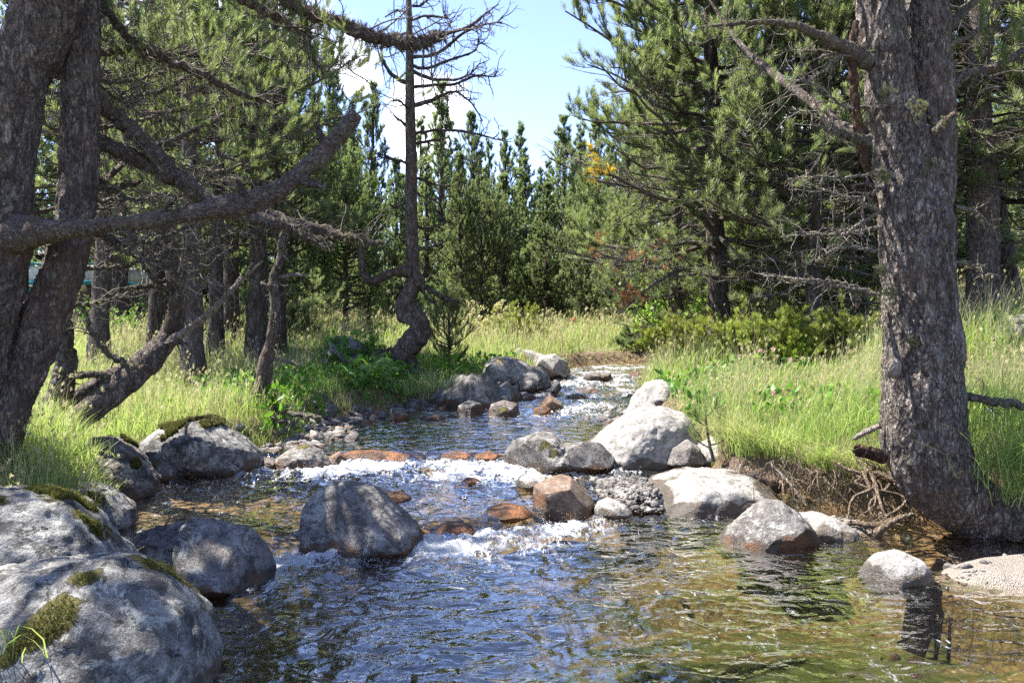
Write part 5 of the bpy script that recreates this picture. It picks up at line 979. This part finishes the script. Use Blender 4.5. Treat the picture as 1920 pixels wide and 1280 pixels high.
def plants():
    rg = np.random.default_rng(61)
    J = [('juniper_bush', 'yellow-green juniper leaning over the stream bend on the right bank', 1245, 14.2, 100, 62, 'juniper', 'mid', .09, 30),
         ('juniper_bush', 'dark green juniper directly behind the yellow-green one', 1305, 15, 120, 80, 'needle_near', 'mid', .1, 30),
         ('juniper_bush', 'large spreading juniper in front of the spreading pine', 1430, 10.2, 170, 105, 'juniper', 'mid', .085, 46),
         ('juniper_bush', 'tall dark juniper between the spreading pine and the massive pine', 1545, 11.5, 150, 190, 'needle_near', 'mid', .1, 30),
         ('juniper_bush', 'small juniper by the grey fallen branch', 1490, 9.8, 120, 70, 'juniper', 'mid', .07, 20),
         ('juniper_bush', 'bright yellow-green juniper standing just left of the massive pine', 1575, 9.6, 120, 110, 'juniper', 'mid', .075, 22),
         ('juniper_bush', 'feathery yellow-green bush between the thistles and the large juniper', 1350, 12, 130, 100, 'juniper', 'mid', .08, 22),
         ('leafy_bush', 'bright light green leafy shrub at the wood edge left of the spreading pine', 1265, 17.5, 150, 190, 'broad_light', 'leaf', .085, 26),
         ('leafy_bush', 'bright leafy bush behind the large spreading juniper', 1360, 16, 170, 160, 'broad_light', 'leaf', .085, 24),
         ('leafy_bush', 'low orange tinted bush in the meadow near the yellow lichen boulders', 905, 20, 130, 50, 'straw', 'leaf', .07, 20),
         ('juniper_bush', 'low spreading juniper with yellow tips in mid meadow', 965, 19.5, 120, 45, 'juniper', 'mid', .1, 22),
         ('juniper_bush', 'dark low bush where the stream bends out of sight', 1190, 17.5, 60, 26, 'needle', 'mid', .1, 22),
         ('pine_bush', 'dwarf pine bush beside the dark low bush at the bend', 1222, 17.6, 40, 44, 'needle_near', 'mid', .12, 14),
         ('leafy_bush', 'dark leafy undergrowth bush against the meadow boulder', 660, 12.7, 110, 70, 'broad', 'leaf', .05, 24),
         ('leafy_bush', 'grey-green bush at the left wood edge behind the stout dark pine', 560, 17, 140, 90, 'needle', 'mid', .1, 26),
         ('leafy_bush', 'shaded bush between the mossy trunk and the slender pine', 235, 15, 130, 80, 'broad', 'leaf', .06, 24),
         ('juniper_bush', 'shaded juniper behind the flared pine foot', 440, 16, 120, 80, 'needle', 'mid', .1, 24),
         ('leafy_bush', 'bush at the wood edge right of the twisted dead tree', 820, 20, 150, 90, 'needle', 'mid', .12, 26),
         ('leafy_bush', 'pale bush below the leaning pine at the right edge', 1870, 13.5, 150, 60, 'juniper', 'mid', .09, 20)]
    for nm, lab, px, Y, w, h, mat, kind, tuft, n in J:
        shrub(nm, lab, nm.replace('_', ' '), px, Y, w, h, mat, rg, kind, tuft, n, 6 if kind == 'mid' else 9)
    # undergrowth bushes filling the foot of the wood
    for i in range(26):
        px = 130 + i * 74 + rg.uniform(-20, 20); Y = rg.uniform(24, 34)
        if i == 0: first = shrub('undergrowth_bush', '', 'bush', px, Y, 150, 75, 'needle', rg, 'far', .16, 30, 5, grp='bushes at the foot of the wood'); b = first; sc = 1
        else: x = (px - 960) / F * Y; b = copy_tree(first, (x, Y, gz1(x, Y)), rg.uniform(0, 6.28), (rg.uniform(.8, 1.5), rg.uniform(.8, 1.5), rg.uniform(.6, 1.6)))
        b['label'] = 'low dark bush under the far pines, one of many alike'; b['group'] = 'bushes at the foot of the wood'
    # young pines
    for (px, top, Y, Rc, nb, lab, kind, tf) in [(842, 570, 13.2, .55, 34, 'young pine with tufted twigs right of the twisted dead tree', 'near', .11), (1470, 560, 13, .5, 30, 'small young pine at the foot of the spreading pine', 'near', .11)]:
        x = (px - 960) / F * Y; z = gz1(x, Y); ht = H + (HY - top) / F * Y - z; build_pine('young_pine', (x, Y, z), lab, 'young pine', 'young pines', pine_parts(px, ht, Rc, .12, nb, 'bushy', kind, tf, r0=.02, sub_gap=.16, dead=.05), 'bark', 'needle_near', 'twig')
    # sapling on the rocks
    t = empty('pine_sapling', tuple(W(1330, 862, 6.9)), 'tiny sparse pine sapling growing between pale rocks on the right shore', 'sapling'); loc = Vector(W(1330, 862, 6.9)); mb, cr = MB(), MB()
    for c, e in (([(1338, 865, 7), (1330, 830, 6), (1324, 790, 4), (1322, 752, 2)], 1), ([(1328, 815, 3), (1345, 800, 3), (1352, 785, 2)], 1), ([(1326, 800, 3), (1310, 790, 3), (1302, 775, 2)], 1), ([(1330, 835, 3), (1352, 828, 3), (1362, 812, 2)], 1), ([(1330, 840, 3), (1312, 828, 3), (1300, 812, 2)], 1), ([(1324, 780, 3), (1338, 768, 2), (1344, 752, 2)], 1)):
        P, r = limb_px([(a, b, w, 6.9 + rg.uniform(-.05, .05)) for a, b, w in c], 16); V, f = tubes(P[None], r[None], 6); mb.add(V, f); q = np.arange(6, 16, 1)
        put_tufts(cr, P[q], nrm(P[q] - P[q - 2]) + [0, 0, .3] + rg.normal(0, .25, (10, 3)), np.full(10, .075), 'near', rg)
    for o in (mb.build('stem', M['bark'], t), cr.build('crown', M['needle_near'], t, False)): o.location = -loc
    # ferns
    V, Fc = [], []
    nseg = 16
    for s_ in range(nseg):
        u = (s_ + 1) / nseg; y0 = .9 * math.sin(u * 1.5) / math.sin(1.5); z0 = .55 * math.sin(u * 2.2); wl_ = .26 * math.sin(math.pi * (u * .92 + .06)) ** .8
        for sg in (-1, 1):
            k = len(V); V += [[0, y0, z0], [0, y0 + .045, z0], [sg * wl_, y0 + .09, z0 - .05], [sg * wl_ * .5, y0 + .005, z0 - .0]]; Fc += [[k, k + 1, k + 2], [k, k + 2, k + 3]]
    FV, FF = np.array(V)[:, [0, 2, 1]] , np.array(Fc)
    FV = np.array(V)
    ferns = [('bright green fern arching below the twisted dead tree', 705, 700, 11.0, 14, .5, 'broad_light'), ('dark green fern left of the bright fern over the dark bank', 672, 712, 10.6, 12, .42, 'broad'), ('small fern at the right end of the leafy bank', 745, 712, 10.8, 10, .36, 'broad')]
    for lab, px, py, Y, n, S, mt in ferns:
        x = (px - 960) / F * Y; z = gz1(x, Y); t = empty('fern', (x, Y, z), lab, 'fern', 'ferns on the left bank')
        for i in range(n):
            a = i * 2.4; c, s_ = math.cos(a), math.sin(a); v = FV * S * rg.uniform(.7, 1.15); tl = rg.uniform(.7, 1.5); v = v * [1, 1 / tl ** .3, tl]; mb = MB(); mb.add(P3(v[:, 0] * c - v[:, 1] * s_, v[:, 0] * s_ + v[:, 1] * c, v[:, 2]), FF, rg.random()); mb.build('frond', M[mt], t, False)
    # thistles and small flowers
    fl = [(1433, 657, 'pale pink thistle left of the pair in the right meadow'), (1456, 654, 'pale pink thistle right of the pair in the right meadow'), (1383, 667, 'pink thistle standing by itself nearest the juniper'), (1486, 674, 'deep pink thistle at the edge of the taller grass'), (1491, 750, 'pink clover head low on the grassy right bank'),
          (1446, 736, 'tiny whitish flower in the bank grass'), (1557, 737, 'pale flower near the left edge of the massive trunk'), (1846, 770, 'violet flower above the mossy root at the right'), (1803, 880, 'lilac flower hanging beside the curved trunk foot')]
    for i, (px, py, lab) in enumerate(fl):
        Y = (8.6 if py < 700 else 7.2) if px < 1700 else 5.75; c = W(px, py, Y); g = gz1(c[0], c[1]); t = empty('wild_flower', (c[0], c[1], g), lab, 'flower', 'flowers in the right bank grass'); hh = max(c[2] - g, .1)
        mb = MB(); tw = walk(np.zeros((1, 3)), np.array([rg.uniform(0, 6)]), np.array([1.45]), np.array([1.5]), np.array([hh]), 6, rg, .03); tw[0] *= [1, 1, 1]; V, f = tubes(tw, np.full((1, 6), .0022), 4); mb.add(V, f); mb.build('stem', M['broad'], t)
        mb = MB(); n = 50; d = nrm(rg.normal(size=(n, 3)) + [0, 0, .5]); V, f = scatter(LEAF[0] * [.5, .5, 1], LEAF[1], tw[0, -1] + d * .004, d, np.full(n, .022)); mb.add(V, f, np.repeat(rg.random(n), len(LEAF[0]))); mb.build('flower_head', M['pink'] if i < 7 else M['violet'], t, False)
M['pink'] = leafy('pink_petal', (.6, .25, .4), (.72, .38, .52), (.8, .55, .62), .3)
M['violet'] = leafy('violet_petal', (.35, .22, .6), (.45, .3, .7), (.6, .45, .75), .3)
plants()

# ------------------------------------------------------------------ grass
def blades(mb, P, h, w, rg, lean=.55, val=None, wind=(0.15, -.1)):
    n = len(P); a = rg.uniform(0, 6.28, n); ld = P3(np.cos(a), np.sin(a), 0 * a) + np.array([wind[0], wind[1], 0]); b = rg.uniform(.1, 1, n) * lean; fa = rg.uniform(0, 6.28, n); sd = P3(np.cos(fa), np.sin(fa), 0 * fa)
    lv = []
    for t, ww in ((0, 1), (.38, .85), (.75, .5)):
        c = P + P3(0 * a, 0 * a, h * (t - .35 * b * t * t)) + ld * (h * b * t ** 2)[:, None]; lv += [c + sd * (w * ww / 2)[:, None], c - sd * (w * ww / 2)[:, None]]
    lv.append(P + P3(0 * a, 0 * a, h * (1 - .35 * b)) + ld * (h * b)[:, None])
    V = np.stack(lv, 1).reshape(-1, 3); k = np.arange(n)[:, None] * 7
    q = (k[:, None] + np.array([[0, 1, 3, 2], [2, 3, 5, 4]])[None]).reshape(-1, 4); tr = k + np.array([[4, 5, 6]])
    val = rg.random(n) if val is None else val
    mb.add(V, q, np.repeat(val, 7)); mb.F.append((tr + mb.n - len(V), 0)); return lv[-1]
def grass():
    rg = np.random.default_rng(71); mb, ms = MB(), MB()
    N = 430000; px = rg.uniform(-450, 2350, N); u = rg.random(N); Y = 1 / (1 / 4.3 + u * (1 / 36 - 1 / 4.3)) ; Y = np.where(rg.random(N) < .45, 4.3 + (36 - 4.3) * rg.random(N) ** 2.2, Y)
    x = (px - 960) / F * Y; nr = np.arange(N) < 52000; x = np.where(nr, rg.uniform(-7.5, 8, N), x); Y = np.where(nr, rg.uniform(1.2, 4.4, N), Y); z, d, s, wl, g, _ = ground_parts(x, Y)
    path = (np.abs(Y - 21.5 - .1 * (x - 1)) < .35) & (x > -1) & (x < 7)
    nz = fbm(P3(x * .8, Y * .8, x * 0 + 3), 3); nz2 = fbm(P3(x * .33, Y * .33, x * 0 + 30), 2)
    keep = (d > .03) & (g < .2) & ~path & (rg.random(N) < .4 + 1.3 * sstep(-.45, .2, nz))
    keep &= ~((s > 0) & (d < .16) & (Y > 5.5) & (Y < 7) & (rg.random(N) < .6))
    x, Y, z, d, s, nz, nz2 = (q[keep] for q in (x, Y, z, d, s, nz, nz2)); n = len(x)
    h = np.where(s > 0, .30, .24) * (.45 + 1.15 * sstep(-.35, .45, nz + .5 * nz2)) * rg.uniform(.4, 1.35, n); h = h * (.55 + .45 * sstep(0, .5, d)) * np.where(Y > 15, 1.25, 1)
    h = h * np.where((s < 0) & (Y < 9) & (x > -4), .85, 1)
    w = np.maximum(.0042, Y * .00075) * rg.uniform(.7, 1.4, n)
    straw = rg.random(n) < np.clip(.08 + .36 * sstep(-.1, .5, nz2) + .22 * (s > 0) * sstep(9, 13, Y) + .2 * (Y > 15) + .15 * (x < -3) * (Y > 9), 0, .75)
    P = P3(x, Y, z - .015); val = np.clip(rg.random(n) * .7 + .3 * nz + .1, 0, 1)
    blades(mb, P[~straw], h[~straw], w[~straw], rg, .7, val[~straw]); tips = blades(ms, P[straw], h[straw] * rg.uniform(1, 1.55, straw.sum()), w[straw] * .75, rg, .4)
    k = rg.random(len(tips)) < .3; tp = tips[k]; put_tufts(ms, tp - [0, 0, .02], np.array([.3, 0, 1.]) + rg.normal(0, .3, tp.shape), np.maximum(.035, tp[:, 1] * .004) * rg.uniform(.7, 1.3, len(tp)), 'far', rg)
    tag(mb.build('grass', M['grass'], smooth=False), 'lush green grass growing over both banks and the meadow', 'grass', None, 'stuff')
    tag(ms.build('dry_grass', M['straw'], smooth=False), 'straw-coloured seed stalks standing among the green grass', 'grass', None, 'stuff')
    # overhanging tussocks at the right bank edge, hiding the curved foot of the pine
    mt, ms2 = MB(), MB(); spots = [(1400, 850, 6.55, .32, 160, .1), (1470, 838, 6.5, .2, 120, .1), (1860, 800, 5.55, .4, 420, .22), (1900, 880, 5.25, .42, 420, .16), (1800, 860, 5.7, .36, 200, .14), (1950, 930, 5.1, .36, 300, .16), (1620, 800, 5.9, .25, 150, .12), (60, 850, 5.2, .16, 420, .22), (130, 862, 5.35, .14, 160, .1), (-40, 850, 5.1, .18, 300, .2), (820, 725, 10.8, .3, 120, .15), (770, 735, 10.6, .3, 120, .15), (10, 1235, 2.75, .2, 26, .06)]
    for px, py, Y0, hh, n, sp in spots:
        c = W(px, py, Y0); P = c + rg.normal(0, 1, (n, 3)) * [sp, sp * .5, sp * .25]; blades(mt, P, hh * rg.uniform(.5, 1.2, n), np.full(n, .0055), rg, 1.15, None, (-.1, -.35))
    for k in range(34):
        y0 = rg.uniform(5.75, 7.0); x0 = float(xr(y0)) + .1; z0 = gz1(x0 + .12, y0); nb = 60; P = np.array([x0, y0, z0]) + rg.normal(0, .06, (nb, 3)) * [1, 1, .4]
        blades(mt if k % 3 else ms2, P, rg.uniform(.12, .36, nb), np.full(nb, .005), rg, 1.3, None, (-.7, -.7))
    tag(ms2.build('dry_grass', M['straw'], smooth=False), 'withered straw hanging over the undercut of the right bank', 'grass', None, 'stuff')
    tag(mt.build('grass', M['grass'], smooth=False), 'long arching grass tussocks overhanging the bank edges', 'grass', None, 'stuff')
    # broad-leaved ground cover along the shores
    mb = MB(); n = 9000; k = rg.random(n)
    x = np.where(k < .6, rg.uniform(-3.4, .2, n), rg.uniform(1.7, 4.5, n)); Y = np.where(k < .6, rg.uniform(7.6, 13.5, n), rg.uniform(6.4, 10, n)); z, d, s, wl, g, _ = ground_parts(x, Y)
    nn = fbm(P3(x * 1.2, Y * 1.2, x * 0 + 8), 2); ok = (d > .05) & (d < 1.7) & (nn > np.where(s > 0, .12, -.12)); P = P3(x, Y, z + rg.uniform(.03, .24, n) * (1 + .4 * nn))[ok]; m = len(P)
    V, f = scatter(LEAF[0], LEAF[1], P, np.array([0, -.2, .5]) + rg.normal(0, .6, (m, 3)), rg.uniform(.05, .11, m)); mb.add(V, f, np.repeat(rg.random(m), len(LEAF[0])))
    tag(mb.build('undergrowth', M['broad'], smooth=False), 'broad-leaved herbs crowding the stream edges', 'undergrowth', None, 'stuff')
grass()

# ------------------------------------------------------------------ cabin, fence, path
def box(mb, x0, x1, y0, y1, z0, z1, mat=0):
    v = np.array([[x, y, z] for x in (x0, x1) for y in (y0, y1) for z in (z0, z1)]); f = np.array([[0, 1, 3, 2], [4, 6, 7, 5], [0, 4, 5, 1], [2, 3, 7, 6], [0, 2, 6, 4], [1, 5, 7, 3]]); mb.add(v, f, .5, mat)
def built():
    rg = np.random.default_rng(81); M['white_paint'] = m_simple('white_paint', (.75, .78, .78), .5); M['teal_paint'] = m_simple('teal_paint', (.05, .34, .36), .5); M['wood_board'] = m_simple('brown_board', (.12, .085, .055)); M['red'] = m_simple('red_cap', (.6, .03, .05), .5); M['rope'] = m_simple('rope', (.5, .42, .38))
    Y = 19.0; x = (60 - 960) / F * Y; z = gz1(x, Y); top = H + (HY - 493) / F * Y
    t = empty('cabin', (x, Y, z), 'small cabin with white wall band and teal trim glimpsed behind the left trunks', 'cabin'); h = top - z
    xr_ = (213 - 60) / F * Y
    def p(nm, m, *b):
        mb = MB(); box(mb, *b); mb.build(nm, M[m], t, False)
    p('wall', 'wood_board', -2.2, xr_ - .08, .1, 3, -.2, h - .42); p('band', 'white_paint', -2.25, xr_ - .02, .05, 3.05, h - .42, h - .05); p('trim', 'teal_paint', -2.3, xr_, 0, 3.1, h - .52, h - .415)
    p('roof', 'teal_paint', -2.4, xr_ + .08, -.1, 3.2, h - .05, h); p('post', 'wood_board', xr_ - .12, xr_ - .02, .0, .1, -.2, h - .53); p('door', 'teal_paint', -.3, .5, .07, .1, 0, h - .6)
    # rope fence
    Y = 24.5; x0 = (1075 - 960) / F * Y; t = empty('rope_fence', (x0, Y, gz1(x0, Y)), 'low rope fence with thin posts crossing the meadow in front of the wood', 'fence'); zt = H + (HY - 607) / F * Y; b0 = Vector(t.location)
    pts = [(1075, 24.5), (1120, 24.8), (1160, 25), (1206, 25.2), (1250, 25.4)]
    tops = []
    for px, yy in pts:
        xx = (px - 960) / F * yy; g = gz1(xx, yy); tops.append((xx, yy, zt)); mb = MB(); V, f = tubes(np.array([[[xx, yy, g - .2], [xx + .01, yy, zt + .05]]]) - np.array(b0), np.array([[.03, .025]]), 8); mb.add(V, f); mb.add(V[-8:], cap(8, 0)); mb.build('post', M['twig'], t)
    for k in (0, -.22):
        mb = MB()
        for a, b in zip(tops[:-1], tops[1:]):
            s_ = np.linspace(0, 1, 8)[:, None]; P = np.array(a) * (1 - s_) + np.array(b) * s_ - np.array(b0); P[:, 2] += k - .05 * np.sin(s_[:, 0] * np.pi); V, f = tubes(P[None], np.full((1, 8), .011), 5); mb.add(V, f)
        mb.build('rope', M['rope'], t)
    mb = MB(); v, f = ICO[3]; mb.add(v * [.06, .06, .085] + np.array(tops[0]) - np.array(b0) + [0, 0, .1], f); mb.build('cap', M['red'], t)
built()
